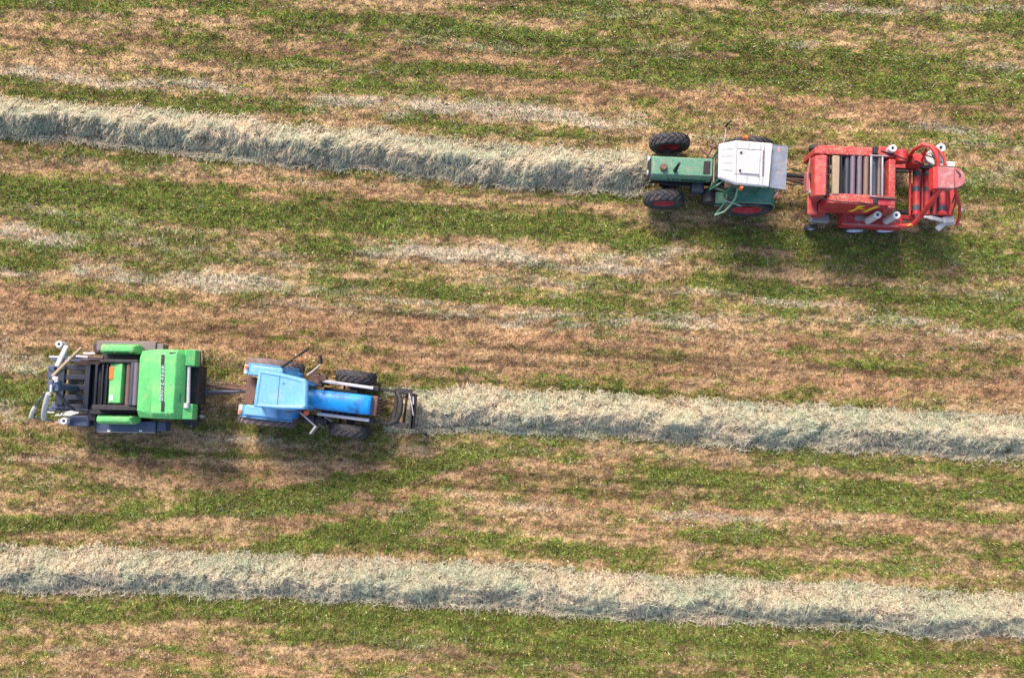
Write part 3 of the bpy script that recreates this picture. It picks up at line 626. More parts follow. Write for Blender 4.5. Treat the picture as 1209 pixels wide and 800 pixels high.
# lower chassis and side skins
a = MB(); pb(a, 962, 176, 1056, 183.5, 1.95, .9); pb(a, 966, 172.5, 1034, 180, 1.85, .9); a.build('far_side_panel', 'red_faded', b.o, .03)
a = MB()
n0 = [L(977.5,230,ZT), L(1058,236,ZT-.03), L(1056,248,1.75), L(1051,249.5,1.7), L(983,241.5,1.78), L(977,240,1.8)]
x0, x1 = L(977,235,ZT)[0], L(1058,238,ZT)[0]; yi, yo = L(1010,229,ZT)[1], L(1010,241,ZT)[1]
sec = lambda x, e=0: [(x, yi, ZT), (x, yo, ZT-.02), (x, yo-.05, 1.30), (x, yo+.03, .85), (x, yi, .85)]
a.loft([sec(x0), sec(x1)]); side = a.build('side_panel', 'red', b.o, .03)
a = MB(); pb(a, 979, 229.5, 1026, 240.3, ZT+.012, ZT-.03); a.build('top_cover', 'red_faded', side, .008)
# yellow stripes on the near flank
def flank(poly, name='decal', m='yellow'):
    a = MB(); vs = []
    for (u, z) in poly:
        x = L(u, 245, 1.7)[0]; t = (ZT-.02 - z) / (ZT-.02-1.30); yy = yo - .05 * t
        vs.append((x, yy - .006, z))
    a.add(vs, [tuple(range(len(vs)))]); v2 = [(p[0], p[1]+.004, p[2]) for p in vs]; a.add(v2, [tuple(range(len(v2)))]); a.build(name, m, side)
flank([(1009,2.02),(1017,2.02),(1010,1.42),(1005,1.42),(1010.5,1.82),(1008,1.82)]); flank([(1015,1.76),(1021,1.76),(1020,1.68),(1014,1.68)]); flank([(1028,2.02),(1034,2.02),(1026,1.45),(1021,1.45)])
# front hood
a = MB(); x0_, x1_ = L(960.5,206,2.15)[0], L(982,206,2.2)[0]; y0_, y1_ = L(970,231,2.15)[1], L(970,183,2.15)[1]
a.loft([[(x0_+.32, y, 1.0), (x0_+.02, y, 1.85), (x0_+.06, y, 2.10), (x1_-.14, y, 2.2), (x1_-.10, y, 1.0)] for y in (y0_, y1_)])
fh = a.build('front_hood', 'red_faded', b.o, .03)
a = MB(); a.box(x1_-.13, x1_-.10, y0_+.02, y1_-.02, 1.2, 2.16); a.box(x1_-.06, x1_-.03, y0_, y1_-.04, 1.2, 2.14); a.each('hood_slot', 'black', fh)
a = MB(); a.box(x0_+.02, x0_+.06, y0_+.3, y1_-.3, 1.2, 1.5); T(a, [(957,186,1.5),(954,205,1.4),(956,226,1.5)], .03); a.build('front_bracket', 'pink', b.o, .01)
a = MB(); pb(a, 983, 183.5, 991.5, 229.5, 2.14, 2.02); a.build('cross_bar', 'tan', b.o, .03)
# rollers across the chamber
yA, yB = L(1010,229.5,1.9)[1], L(1010,184,1.9)[1]
for u, zz, rr, mm in ((996,1.55,.06,'steel_dark'),(1000.7,1.80,.07,'steel_dark'),(1007.6,1.86,.074,'roller_grey'),(1015.7,1.87,.074,'roller_grey'),(1023.5,1.86,.074,'roller_tan'),(1033.5,1.80,.10,'steel_dark'),(1038.5,1.86,.05,'roller_tan'),(1046,1.62,.10,'steel_dark')):
    x = L(u, 206, zz+rr)[0]; a = MB(); a.tube([(x, yA, zz), (x, yB, zz)], rr, 24); a.tube([(x, yA-.04, zz), (x, yB+.04, zz)], .035, 10)
    if mm == 'steel_dark' and rr > .09:
        for k in range(8):
            t = k*math.pi/4; a.box(x+math.cos(t)*rr-.012, x+math.cos(t)*rr+.012, yA+.02, yB-.02, zz+math.sin(t)*rr-.012, zz+math.sin(t)*rr+.012)
    a.build('roller', mm, b.o)
a = MB(); pb(a, 991, 184, 1050, 229.5, 1.35, 1.30); pb(a, 992, 184, 994, 229.5, 1.9, 1.3); a.build('chamber_floor', 'black', b.o)
a = MB(); pb(a, 1027.6, 182.5, 1030, 232.5, 2.15, 2.09); pb(a, 1041, 184, 1043.2, 233, 2.15, 2.09); pb(a, 1028, 183, 1048, 184.6, 2.16, 2.12); pb(a, 1028, 231.5, 1048, 233, 2.14, 2.08); a.each('roller_frame', 'steel', b.o, .012)
a = MB()
for vv in (177, 236.5): pb(a, 1031.5, vv-4.5, 1037, vv+4.5, ZT+.02, ZT-.1)
a.each('rubber_flap', 'black', b.o, .02)
a = MB(); x0_, x1_ = L(1049,215,2.05)[0], L(1059.5,215,2.05)[0]; y0_, y1_ = L(1054,246,2.05)[1], L(1054,188,2.05)[1]
a.loft([[(x0_, y, 2.08), (x1_-.06, y, 2.06), (x1_, y, 1.9), (x1_+.06, y, 1.1), (x0_+.02, y, 1.0)] for y in (y0_, y1_)]); tg = a.build('tailgate', 'red_faded', b.o, .03)
a = MB(); pb(a, 1036, 232, 1058, 234, 2.16, 2.1); a.build('tailgate_seam', 'rust', tg)
a = MB()
for u in (988, 1001, 1013): p0, p1 = L(u, 230, ZT+.02), L(u+.4, 240, ZT+.01); a.bar((p0[0], p0[1], ZT+.014), (p1[0], p1[1], ZT+.014), .012, .008)
a.each('panel_seam', 'rust', side)
a = MB(); T(a, [(966,233,2.2),(976,236,2.2),(992,238.5,2.16),(1012,239,2.16),(1030,241,2.1)], .016); T(a, [(1040,178,1.95),(1052,182,2.0),(1066,187,1.8),(1075,190,1.5)], .018); T(a, [(1022,247,1.5),(1032,250,1.3),(1044,256,1.1),(1062,262,1.0)], .014)
a.each('hydraulic_hose', 'black', b.o)
a = MB()
for k in range(5): T(a, [(967+k*0.1,187+k*9.5,2.14),(979,187+k*9.5,2.2)], .008, 6)
a.each('hood_rib', 'rust', fh)
# far-side rear block
a = MB(); pb(a, 1038, 173, 1060, 184, 1.9, 1.0); a.build('gear_cover', 'red', b.o, .03); a = MB(); p = L(1067,184,1.6); a.tube([(p[0], p[1]-.16, 1.45), (p[0], p[1]+.2, 1.45)], .17, 20); a.build('cable_drum', 'red', b.o, .03)
# platform on the near side
a = MB(); pb(a, 994, 251.5, 1066, 267.5, .95, .55); plat = a.build('platform', 'red', b.o, .03)
a = MB(); pb(a, 995, 264.6, 1060, 266.3, .985, .94); a.build('edge_strip', 'pink', plat); a = MB(); pb(a, 1010, 254.5, 1024, 261, .965, .94); a.build('step_plate', 'steel', plat); a = MB(); pb(a, 1047, 253, 1059, 259, .965, .94); a.build('step_plate', 'rust', plat)
# wheels
for u in (1009.3, 1045.4): b.wheel(u, 268.3, .36, .26, .235, 'tyre', 'rim_white', -1, 0)
for u in (1016.5, 1052.5): b.wheel(u, 186, .36, .26, .235, 'tyre', 'rim_white', 1, 0)
a = MB(); w1, w2 = L(1009.3,268,.36), L(1045.4,268,.36); w3 = L(1016.5,186,.36)
for x in (w1[0], w2[0]): a.tube([(x, w1[1], .36), (x, w3[1], .36)], .05)
for y in (w1[1]+.3, w3[1]-.3): a.box(w1[0]-.2, w2[0]+.9, y-.06, y+.06, .5, .66)
a.box(w1[0]-1.4, w1[0]-.1, w1[1]+.5, w1[1]+.62, .6, .75); a.box(w1[0]-1.4, w1[0]-.1, w3[1]-.62, w3[1]-.5, .6, .75)
a.build('chassis', 'red', b.o, .02)
# pick-up with gauge wheels
a = MB(); pb(a, 953.5, 231, 965, 253.5, 1.42, 1.36); a.build('pickup_cover', 'red_faded', b.o, .02)
a = MB(); pb(a, 957, 252.5, 979.5, 262, .62, .40); a.build('pickup_tray', 'steel', b.o, .02)
a = MB(); p0, p1 = L(965,256,.35), L(968,178,.35); a.tube([(p0[0], p0[1], .35), (p1[0], p1[1], .35)], .14, 16)
for k in range(26):
    y = p0[1] + (p1[1]-p0[1]) * (k+.5)/26
    for t in range(4): an = t*math.pi/2 + k*.4; a.tube([(p0[0]+.12*math.cos(an), y, .35+.12*math.sin(an)), (p0[0]+.26*math.cos(an), y, .35+.26*math.sin(an))], .006, 5)
a.build('pickup_reel', 'steel_dark', b.o)
b.wheel(957, 268.3, .19, .13, .10, 'tyre', 'rim_white', -1, 0); b.wheel(963.5, 175, .22, .14, .10, 'tyre', 'rust', 1, 0)
a = MB(); p = L(970, 250.2, 1.2); a.box(p[0]-.05, p[0]+.05, p[1]-.04, p[1]+.04, 1.1, 1.2); a.build('side_lamp', 'orange', b.o, .01)
a = MB(); p = L(957, 226.5, 1.6); a.tube([(p[0], p[1], 1.5), (p[0], p[1], 1.62)], .04, 12); a.build('marker_lamp', 'white2', b.o)
a = MB(); pb(a, 967, 238, 979, 250, 1.5, .7); a.build('corner_cover', 'red', b.o, .04)
# wrapping table at the rear
a = MB(); pb(a, 1073.5, 194.5, 1106, 198.5, 1.15, 1.0); pb(a, 1078, 253, 1124, 256, 1.0, .88); pb(a, 1058, 200, 1076, 203, .62, .5); pb(a, 1058, 248, 1080, 252, .62, .5); a.each('table_frame', 'blackm', b.o, .01)
a = MB(); pb(a, 1080, 203, 1122, 250, .62, .58); a.build('dark_gap_sheet', 'blackm', b.o, .01)  # black sheet added below the rollers to put shade into the gaps
a = MB(); T(a, [(1072,192,1.3),(1082,190,1.6),(1098,199,1.5),(1106,214,1.6)], .02); T(a, [(1088,182,1.7),(1102,186,2.0),(1112,192,2.3)], .018); T(a, [(1128,200,2.45),(1134,206,2.5),(1130,222,2.3),(1124,240,1.3)], .016)
a.each('hydraulic_hose', 'black', b.o)
a = MB(); T(a, [(1094,174,2.1),(1090,186,1.7),(1084,196,1.2)], .03); T(a, [(1120,224,2.2),(1121,240,1.6),(1119,252,1.2)], .028); T(a, [(1128,224,2.2),(1128,240,1.7),(1124,253,1.2)], .02); a.each('support_tube', 'red', b.o)
for u, rr, zz, mm in ((1075,.035,1.0,'red'),(1083.7,.105,1.05,'red'),(1089.5,.035,.95,'red'),(1096,.09,1.0,'red'),(1104.5,.06,.95,'red'),(1114.5,.09,1.05,'red')):
    y0_, y1_ = L(u, 254, zz)[1], L(u+1, 199, zz)[1]; x = L(u, 228, zz+rr)[0]
    a = MB(); a.tube([(x, y0_, zz), (x, y1_, zz)], rr, 20); r_ = a.build('table_roller', mm, b.o)
    if rr > .08:
        a = MB()
        for f_ in (.15, .55, .88):
            yy = y0_ + (y1_-y0_)*f_; a.tube([(x, yy-.07, zz), (x, yy+.07, zz)], rr+.006, 20)
        a.each('roller_band', 'steel_dark', r_)
a = MB(); pb(a, 1120, 222, 1126.5, 254, 1.15, 1.0); pb(a, 1109, 249.5, 1126.5, 254, 1.16, 1.02); a.build('table_rail', 'orange_red', b.o, .02)
# rotating wrapping arms and their gearbox
BZ = 2.5
a = MB(); pb(a, 1103, 197, 1127.5, 222.5, BZ, BZ-.28); gb = a.build('arm_gearbox', 'pink', b.o, .03)
a = MB(); pb(a, 1102.2, 196.8, 1107.5, 222.7, BZ+.01, BZ-.3); a.build('front_flange', 'orange_red', gb, .015)
a = MB(); c_ = [L(1127, 197.5, BZ-.05), L(1134, 199, BZ-.05), L(1139.5, 205, BZ-.05), L(1140.5, 212, BZ-.05), L(1137, 219, BZ-.05), L(1131, 222, BZ-.05), L(1127, 222, BZ-.05)]; a.prism([p[:2] for p in c_], BZ-.2, BZ-.04, .96); a.build('rear_cover', 'pink', gb, .02)
a = MB(); T(a, [(1073,186,1.35),(1079,177,1.9),(1090,170.5,2.35),(1099,173,2.45),(1105,181,2.5),(1107.5,190,2.45),(1108,198,2.4)], .055, 12); a.build('support_arch', 'orange_red', b.o)
a = MB(); T(a, [(1092,171,2.2),(1101,172.5,2.4),(1109,178,2.45),(1114,186,2.45),(1117,196,2.42)], .035, 12); a.build('support_arch', 'orange_red', b.o)
a = MB(); T(a, [(1110,222,2.4),(1103,233,2.2),(1094,246,1.7),(1086,257,1.2),(1078,265,.95)], .075, 12); T(a, [(1078,265,.95),(1068,267,.9),(1056,266,.9)], .07, 12); a.build('wrapping_arm', 'orange_red', b.o)
a = MB(); T(a, [(1127,221,2.4),(1130,230,2.2),(1133,244,1.8),(1133,256,1.4),(1129,266,1.1)], .045, 12); a.build('wrapping_arm', 'orange_red', b.o)
a = MB(); T(a, [(1105,215,2.3),(1104,236,1.9),(1101,250,1.1)], .018); T(a, [(1116,180,2.3),(1113,205,2.45)], .016); T(a, [(1085,176,2.2),(1096,190,1.4),(1100,225,1.2)], .014); a.build('hose', 'red', b.o)
a = MB(); pb(a, 1077, 181, 1092, 193.5, 1.55, 1.05); a.build('valve_block', 'orange_red', b.o, .03)
a = MB(); a.prism([L(u, v, 1.65)[:2] for u, v in ((1091,183),(1100,182),(1104,190),(1104,194.5),(1096,190))], 1.45, 1.62); a.each('film_bracket', 'white2', b.o, .01)
a = MB(); pb(a, 1108, 181, 1114, 196, 1.7, 1.62); pb(a, 1117, 190.5, 1128, 197, 2.2, 2.05); a.each('film_bracket', 'white2', b.o, .02)
a = MB(); p = [L(1080,254.5,1.05), L(1096,256.5,1.05), L(1113,260,1.05), L(1126,259,1.05)]; a.bar(p[0], p[1], .07, .06); a.bar(p[1], p[2], .11, .06); a.bar(p[2], p[3], .2, .07); q = [L(1116,262,1.0), L(1106,271,.9)]; a.bar(q[0], q[1], .16, .07); a.bar(L(1110,265,.98), L(1127,264,.98), .07, .06); a.build('film_cutter_arm', 'white2', b.o, .012)
a = MB(); p = L(1135, 248, 1.3); a.tube([(p[0], p[1]-.05, 1.3), (p[0], p[1]+.05, 1.3)], .06, 14); a.build('pulley', 'steel', b.o)
a = MB(); q = [L(1070.5,267,.985), L(1074.5,263.8,.985), L(1078,267,.985), L(1074.8,265.8,.985)]; T(a, [(1073,266,.93),(1076,266,.93)], .05); a.build('arm_bracket', 'red', b.o); a = MB(); a.prism([p[:2] for p in q], .99, 1.0); a.build('decal', 'yellow', plat)
# film rolls held at the machine's sides
roll('film_roll', b, 1036.6, 253.3, 1.72, .97, .105, 'white film roll standing on the red platform, the one nearer the tractor')
roll('film_roll', b, 1058.8, 253.8, 1.72, .97, .105, 'white film roll standing on the red platform, the one nearer the wrapping arms')
roll('film_roll', b, 1054.4, 174.8, 2.15, 1.9, .105, 'short white film roll on top of the red cover, far side of the red baler')
roll('film_roll', b, 1111.5, 174.2, 2.0, 1.35, .12, 'white film roll beside the red arches at the far rear of the red baler')
a = MB()
for q in ((1054.4,174.8),(1111.5,174.2)):
    p = L(*q, 1.5); a.box(p[0]-.1, p[0]+.1, p[1]-.12, p[1]+.1, 1.22, 1.33)
    a.tube([(p[0]-.1, p[1], 1.27), (p[0]-.55, p[1]-.25, 1.2)], .03)
a.each('roll_holder', 'red', b.o, .01)

# ================================================================== BLUE TRACTOR (drives to the right)
t = Machine('tractor', 365, 470, -6.5, 'blue tractor with a light blue cab roof and black front frame', 'tractor')
L = t.L; T = t.T; pb = t.pb
lo, hi = L(316.5, 492.5, .82), L(325, 435, .82); rx = (lo[0] + hi[0]) / 2; cyy = (lo[1] + hi[1]) / 2
for yy, sgn in ((lo[1], -1), (hi[1], 1)): t.wheel(0, 0, .84, .46, .46, 'tyre_dusty', 'rim_white', sgn, 24, cyl=(rx, yy, .84))
fl, fh_ = L(412.5, 508, .6), L(420.5, 445.5, .6); fx = (fl[0] + fh_[0]) / 2; fyc = (fl[1]+fh_[1])/2
for yy, sgn in ((fl[1], -1), (fh_[1], 1)): t.wheel(0, 0, .60, .36, .32, 'tyre', 'rim_white', sgn, 18, cyl=(fx, yy, .60))
a = MB(); a.bar((fx, fl[1]+.1, .58), (fx, fh_[1]-.1, .58), .2, .17); a.box(fx-.2, fx+.25, fyc-.2, fyc+.2, .42, .8); a.tube([(fx-.3, fl[1]+.15, .6), (fx-.3, fh_[1]-.15, .6)], .03); a.build('front_axle', 'blackm', t.o, .01)
a = MB(); a.bar((rx, lo[1]+.1, .84), (rx, hi[1]-.1, .84), .28, .28); a.box(rx-.4, rx+.5, cyy-.28, cyy+.28, .5, 1.1); a.build('rear_axle', 'blackm', t.o, .02)
HZ = 1.55; hx0, hx1 = L(363, 469, HZ)[0], L(437.5, 477, HZ)[0]; hy0, hy1 = L(400, 486, HZ)[1], L(400, 462, HZ)[1]; c = .09
a = MB(); sec = [(hy0, 1.05), (hy0, HZ-.14), (hy0+.02, HZ-.06), (hy0+c, HZ), ((hy0+hy1)/2, HZ+.03), (hy1-c, HZ), (hy1-.02, HZ-.06), (hy1, HZ-.14), (hy1, 1.05)]
ym = (hy0+hy1)/2
a.loft([[(x, ym+(yy-ym)*k, 1.05+(zz-1.05)*kz) for yy, zz in sec] for x, k, kz in ((hx0, .92, 1.04), (hx0+.5, .98, 1.02), (hx1-.3, 1, .97), (hx1-.07, .98, .93), (hx1-.01, .93, .82), (hx1, .85, .5))])
hood = a.build('hood', 'blue2', t.o, .02)
a = MB(); pr = np.random.default_rng(5)
for k in range(0):
    x = pr.uniform(hx0+.25, hx1-.2); y = pr.uniform(hy0+.1, hy1-.08); a.prism([(x+pr.uniform(.03,.10)*math.cos(q), y+pr.uniform(.01,.035)*math.sin(q)) for q in np.linspace(0, 2*math.pi, 8)[:-1]], HZ+.0, HZ+.026 - .02*abs((x-hx0)/(hx1-hx0)))
a = MB(); a.box(hx0-.3, hx1-.05, hy0+.03, hy1-.03, .5, 1.12); a.box(hx0+.3, hx1-.5, hy0-.1, hy1+.1, .6, .95)
for k in range(5): a.tube([(hx0+.5+k*.15, hy0-.1, .98), (hx0+.5+k*.15, hy0+.05, 1.08)], .04, 8)
a.build('engine', 'blackm', t.o, .015)
a = MB(); a.box(hx1-.02, hx1+.14, hy0+.0, hy1-.0, .55, 1.28)
for k in range(6): a.box(hx1+.12, hx1+.2, hy0+.02+k*.09, hy0+.08+k*.09, .6, 1.1)
a.build('front_weight', 'rust', t.o, .02)
# side rails of the front frame: pale bars from cab to nose
for q0, q1 in (((381,449.5),(441,458)), ((374.5,488),(436,496))):
    a = MB(); a.bar(L(*q0, 1.25), L(*q1, 1.2), .09, .09); a.build('side_rail', 'alu', t.o, .015)
a = MB()
for q0 in ((384,452),(377,491),(438,459),(433,496)):
    p = L(*q0, 1.15); a.box(p[0]-.05, p[0]+.05, p[1]-.05, p[1]+.05, .7, 1.18)
a.each('rail_bracket', 'blackm', t.o, .01)
# front lift frame
a = MB(); a.bar(L(440,457.5,1.0), L(487,465.5,.8), .08, .09); a.bar(L(436,496,1.0), L(481,503.5,.8), .07, .08); pb(a, 437, 455, 447, 461, 1.15, .8); pb(a, 432, 493, 441, 499.5, 1.15, .8)
a.bar(L(470,461,.8), L(463.5,500,.8), .10, .12); a.bar(L(481,464,.74), L(476,503,.74), .07, .1); pb(a, 466, 458.5, 487, 464.5, .92, .8); pb(a, 468, 499, 481, 505, .9, .8); a.each('front_frame', 'blackm', t.o, .012)
a = MB(); T(a, [(468,462,.85),(472,468,.9),(473.5,478,.95),(472,488,.95),(468,496,.9),(460,500,.85)], .075, 12); a.build('lift_bow', 'blackm', t.o)
a = MB(); a.bar(L(488,464,.75), L(484.5,506,.75), .06, .5); a.bar(L(491.5,465,.7), L(488,506,.7), .035, .4); a.each('front_bar', 'blackm', t.o, .012)
a = MB(); T(a, [(488,468,1.02),(488,477,1.02)], .02); T(a, [(483,464,1.0),(486,477,1.05),(488,490,1.02)], .014); a.build('hitch_pin', 'alu', t.o)
# cab
RZ = 2.55
rp = t.poly([(304.5,436.5),(330,439.5),(360,447),(362.5,450.5),(362.3,480.5),(359,483.3),(330,483.5),(298.5,479.8)], RZ)
a = MB(); a.loft([[(*p, RZ-.16) for p in inset(rp, .02)], [(*p, RZ-.07) for p in rp], [(*p, RZ) for p in inset(rp, .05)], [(*p, RZ) for p in inset(rp, .11)], [(*p, RZ-.02) for p in inset(rp, .14)]]); roof = a.build('cab_roof', 'blue', t.o, .012)
a = MB(); p0, p1 = L(330.5, 441.5, RZ-.01), L(327, 481, RZ-.01); a.bar((p0[0], p0[1], RZ-.016), (p1[0], p1[1], RZ-.016), .012, .01); pp = L(335, 452.5, RZ); a.box(pp[0]-.04, pp[0]+.02, pp[1]-.012, pp[1]+.012, RZ-.03, RZ-.008); a.build('roof_seam', 'navy', roof)
fr = t.poly([(355,447.5),(363,450),(362.8,481.5),(354,483)], RZ-.05); a = MB(); a.prism(fr, RZ-.2, RZ-.06); a.build('roof_visor', 'blue3', roof, .02)
# rear ledge of roof / upper cab shoulders
ip = inset(rp, .07)
a = MB()
for i in (0, 2, 3, 4, 5, 7):
    p = ip[i]; a.tube([(p[0], p[1], 1.0), (p[0], p[1], RZ-.14)], .035, 8)
a.build('cab_frame', 'blue3', t.o)
a = MB()
for i, p in enumerate(ip):
    q = ip[(i+1) % len(ip)]; a.add([(p[0], p[1], 1.3), (q[0], q[1], 1.3), (q[0], q[1], RZ-.15), (p[0], p[1], RZ-.15)], [(0, 1, 2, 3)])
a.build('window', 'glass', t.o)
a = MB(); a.prism(inset(rp, .1), .98, 1.28); a.build('cab_tub', 'blackm', t.o)
a = MB(); p = L(325, 460, 1.5); a.box(p[0]-.2, p[0]+.22, p[1]-.22, p[1]+.22, 1.28, 1.42); a.box(p[0]-.28, p[0]-.18, p[1]-.22, p[1]+.22, 1.4, 1.9); a.build('driver_seat', 'seat', t.o, .03)
a = MB(); p = L(345, 463, 1.5); ring = [(p[0]+.08*math.cos(q), p[1]+.19*math.sin(q), 1.62-.1*math.cos(q)) for q in np.linspace(0, 2*math.pi, 21)]; a.tube(ring, .016, 8); a.tube([(p[0]+.25, p[1], 1.28), (p[0], p[1], 1.6)], .03); a.build('steering_wheel', 'black', t.o)
# fenders (curved over the rear wheels, broad shoulders up to the cab)
for sgn, yy in ((-1, lo[1]), (1, hi[1])):
    yo_ = yy - sgn * .0; yn = cyy + sgn * .42
    a = MB(); a.arc_sheet(rx, .84, .90, min(yo_, yn), max(yo_, yn), 30, 124, .035, 18); fen = a.build('fender', 'blue3', t.o, .01)
    a = MB(); x = rx; a.box(rx-.42, rx+.5, min(yn-sgn*.02, yn+sgn*.28), max(yn-sgn*.02, yn+sgn*.28), 1.6, 1.84); a.build('fender_shoulder', 'blue', fen, .05)
    a = MB(); a.arc_sheet(rx, .84, .885, min(yo_+sgn*.015, yo_+sgn*.05), max(yo_+sgn*.015, yo_+sgn*.05), 30, 124, .06, 18); a.build('fender_edge', 'blue3', fen)
    a = MB(); an = R(130); p = (rx + math.cos(an)*.93, yn + sgn*.20, .84 + math.sin(an)*.93); a.arc_sheet(rx, .84, .90, min(yn, yo_), max(yn, yo_), 124, 134, .08, 6); a.build('rear_lamp_housing', 'alu', fen, .06)
    a = MB(); a.box(p[0]-.02, p[0]+.06, p[1]-.05, p[1]+.05, p[2]+.10, p[2]+.14); a.build('rear_lamp', 'orange', fen, .015)
    a = MB(); xf = rx + .62; a.prism([(rx+.55, yn-sgn*.05), (rx+.95, yn-sgn*.05), (rx+.88, yn+sgn*.22), (rx+.6, yn+sgn*.30)], 1.0, 1.34, .9); a.build('cab_shoulder', 'blue2', t.o, .04)
# open side window (far) and door mirror (near)
a = MB(); q = [L(332,433,1.7), L(363,411.5,1.7), L(364,411,2.35), L(334,432,2.35)]; a.tube(q + [q[0]], .02, 8); q2 = [(p[0]+.02, p[1]-.03, p[2]) for p in q]; dw = a.build('door', 'black', t.o)
a = MB(); a.add(q, [(0, 1, 2, 3)]); a.build('door_glass', 'glass', dw)
a = MB(); a.bar(L(332.5,433,2.0), L(345,425,2.0), .06, .08); a.bar(L(352,420,2.0), L(364,412,2.0), .05, .08); a.build('door_bar', 'blackm', dw, .01)
a = MB(); T(a, [(362,443,2.2),(370,437,2.15),(378,430,2.1)], .016); a.build('mirror_arm', 'alu', t.o); a = MB(); p0 = L(378.5,429,2.05); p1 = L(377.5,419,2.05); a.bar((p0[0], p0[1], 2.0), (p1[0], p1[1], 2.0), .06, .3); a.build('mirror', 'blackm', t.o, .015)
a = MB(); T(a, [(353,485.5,2.3),(363,494.5,2.2),(373,503.5,2.1)], .022); a.build('mirror_arm', 'steel', t.o); a = MB(); p0 = L(373.5,503,2.05); p1 = L(366.5,512,2.05); a.bar((p0[0], p0[1], 2.0), (p1[0], p1[1], 2.0), .06, .3); a.build('mirror', 'steel', t.o, .015)
a = MB(); T(a, [(337,486.3,2.38),(354,486.0,2.38)], .018); a.build('roof_grab_rail', 'rust', t.o)
for q in ((361.3,487.2), (374,450)):
    p = L(*q, 1.9); a = MB(); a.tube([(p[0], p[1], 1.25), (p[0], p[1], 1.8)], .02); a.build('lamp_post', 'blackm', t.o); a = MB(); a.tube([(p[0], p[1], 1.8), (p[0], p[1], 1.9)], .07, 14); a.build('work_lamp', 'orange' if q[0] < 370 else 'rust', t.o, .01)
a = MB(); pb(a, 366, 442, 381, 456, 1.2, .9); p = L(381,446,1.2); a.tube([(p[0], p[1], .9), (p[0], p[1], 1.3)], .12, 16); T(a, [(364,444,1.5),(370,440,1.4),(378,441,1.3)], .03); a.build('air_filter', 'rust', t.o, .03)
a = MB(); pb(a, 357, 489, 372, 499, .95, .5); pb(a, 372, 493, 386, 500, 1.0, .6); a.build('battery_step', 'blackm', t.o, .03)
a = MB(); T(a, [(386,496,.9),(376,500,.9),(383,505,.8)], .02); T(a, [(383,492,1.0),(392,497,.9)], .025); a.build('hydraulic_hose', 'steel', t.o)
# rear linkage
a = MB()
for dy in (-.3, .3): a.tube([(rx-.3, cyy+dy, .7), (rx-1.0, cyy+dy*.9, .55)], .04); a.tube([(rx-.35, cyy+dy, 1.3), (rx-.75, cyy+dy, .6)], .03)
a.box(rx-.62, rx-.3, cyy-.38, cyy+.38, .9, 1.25)
for k in range(5): a.box(rx-.72, rx-.6, cyy-.34+k*.15, cyy-.27+k*.15, .95, 1.2)
a.build('rear_linkage', 'rust', t.o, .008)

# ================================================================== GREEN BALER WITH WRAPPER
e = Machine('round_baler', 150, 456, -1, 'bright green round baler with navy side skirts and white lettering, towed by the blue tractor', 'baler')
L = e.L; T = e.T; pb = e.pb
# main hood: sloped rear face, flat deck, lower front step
ZH = 2.35
yA, yB = L(195, 494, ZH)[1], L(195, 411.5, ZH)[1]
xa, xb, xc, xd = L(163, 453, 2.0)[0], L(180, 453, ZH)[0], L(206, 453, ZH)[0], L(217, 453, 2.1)[0]
a = MB(); ch = .13
def hsec(x, z, ins): return [(x, yA+ins, .95), (x, yA+ins*.3, z-ch-.03), (x, yA+ch*1.1+ins, z), (x, yB-ch*1.1-ins, z), (x, yB-ins*.3, z-ch-.03), (x, yB-ins, .95)]
a.loft([hsec(xa-.02, 1.90, .10), hsec(xa, 1.98, .08), hsec(xb, ZH-.01, 0), hsec(xb+.05, ZH, 0), hsec(xc, ZH-.02, 0), hsec(xc+.04, ZH-.08, 0), hsec(xd, ZH-.26, 0)])
hd = a.build('hood', 'limeg', e.o, .02)
x2 = L(227, 453, 2.1)[0]
for v0, v1 in ((412.3, 431.5), (476.5, 494.8)):
    y0_, y1_ = L(222, v1, 2.1)[1], L(222, v0, 2.1)[1]; a = MB(); a.loft([[(xd-.01, y0_, 1.5), (xd-.01, y0_, ZH-.262), (xd-.01, y1_, ZH-.262), (xd-.01, y1_, 1.5)], [(x2, y0_, 1.55), (x2, y0_, 1.96), (x2, y1_, 1.96), (x2, y1_, 1.55)]]); a.build('hood_corner', 'limeg', hd, .02)
a = MB(); p0, p1 = L(220.8, 432.5, 2.1), L(219.8, 478, 2.1); a.tube([(p0[0], p0[1], 1.95), (p1[0], p1[1], 1.95)], .05, 16); nr = a.build('net_roller', 'alu', e.o); a = MB(); a.tube([(p1[0]-.01, p1[1]-.08, 2.05), (p1[0]-.01, p1[1]+.06, 2.05)], .075, 16); a.build('roller_end', 'white2', nr)
a = MB(); a.box(xd+.02, x2+.02, L(222,476.5,1.6)[1], L(222,431.5,1.6)[1], 1.0, 1.6); a.build('net_box', 'blackm', e.o)
# lettering band
zb = ZH - .008
def deck(u): return ZH + .004
a = MB(); q = lambda u, v: L(u, v, ZH)[:2]
for v0, v1 in ((418.5, 430), (474, 485.5)): a.prism([q(190.6, v0), q(194.2, v0), q(193.6, v1), q(190, v1)], ZH-.02, ZH+.008)
a.each('decal_block', 'black', hd)
a = MB(); a.prism([q(190.3, 430), q(193.9, 430), q(193.2, 474), q(189.6, 474)], ZH-.02, ZH+.006); a.build('decal_band', mat('band_green_grey', (.03, .08, .07), .5, vary=.05), hd)
fc_ = bpy.data.curves.new('lettering', 'FONT'); fc_.body = 'DEUTZ-FAHR'; fc_.size = .118; fc_.align_x = 'CENTER'; fc_.align_y = 'CENTER'; fc_.extrude = .002; fc_.space_character = 1.32; fc_.offset = -.001
to = bpy.data.objects.new('tmp', fc_); COL.objects.link(to); dg = bpy.context.evaluated_depsgraph_get(); me = bpy.data.meshes.new_from_object(to.evaluated_get(dg)); bpy.data.objects.remove(to)
me.materials.clear(); me.materials.append(M['textw']); me.name = 'lettering'
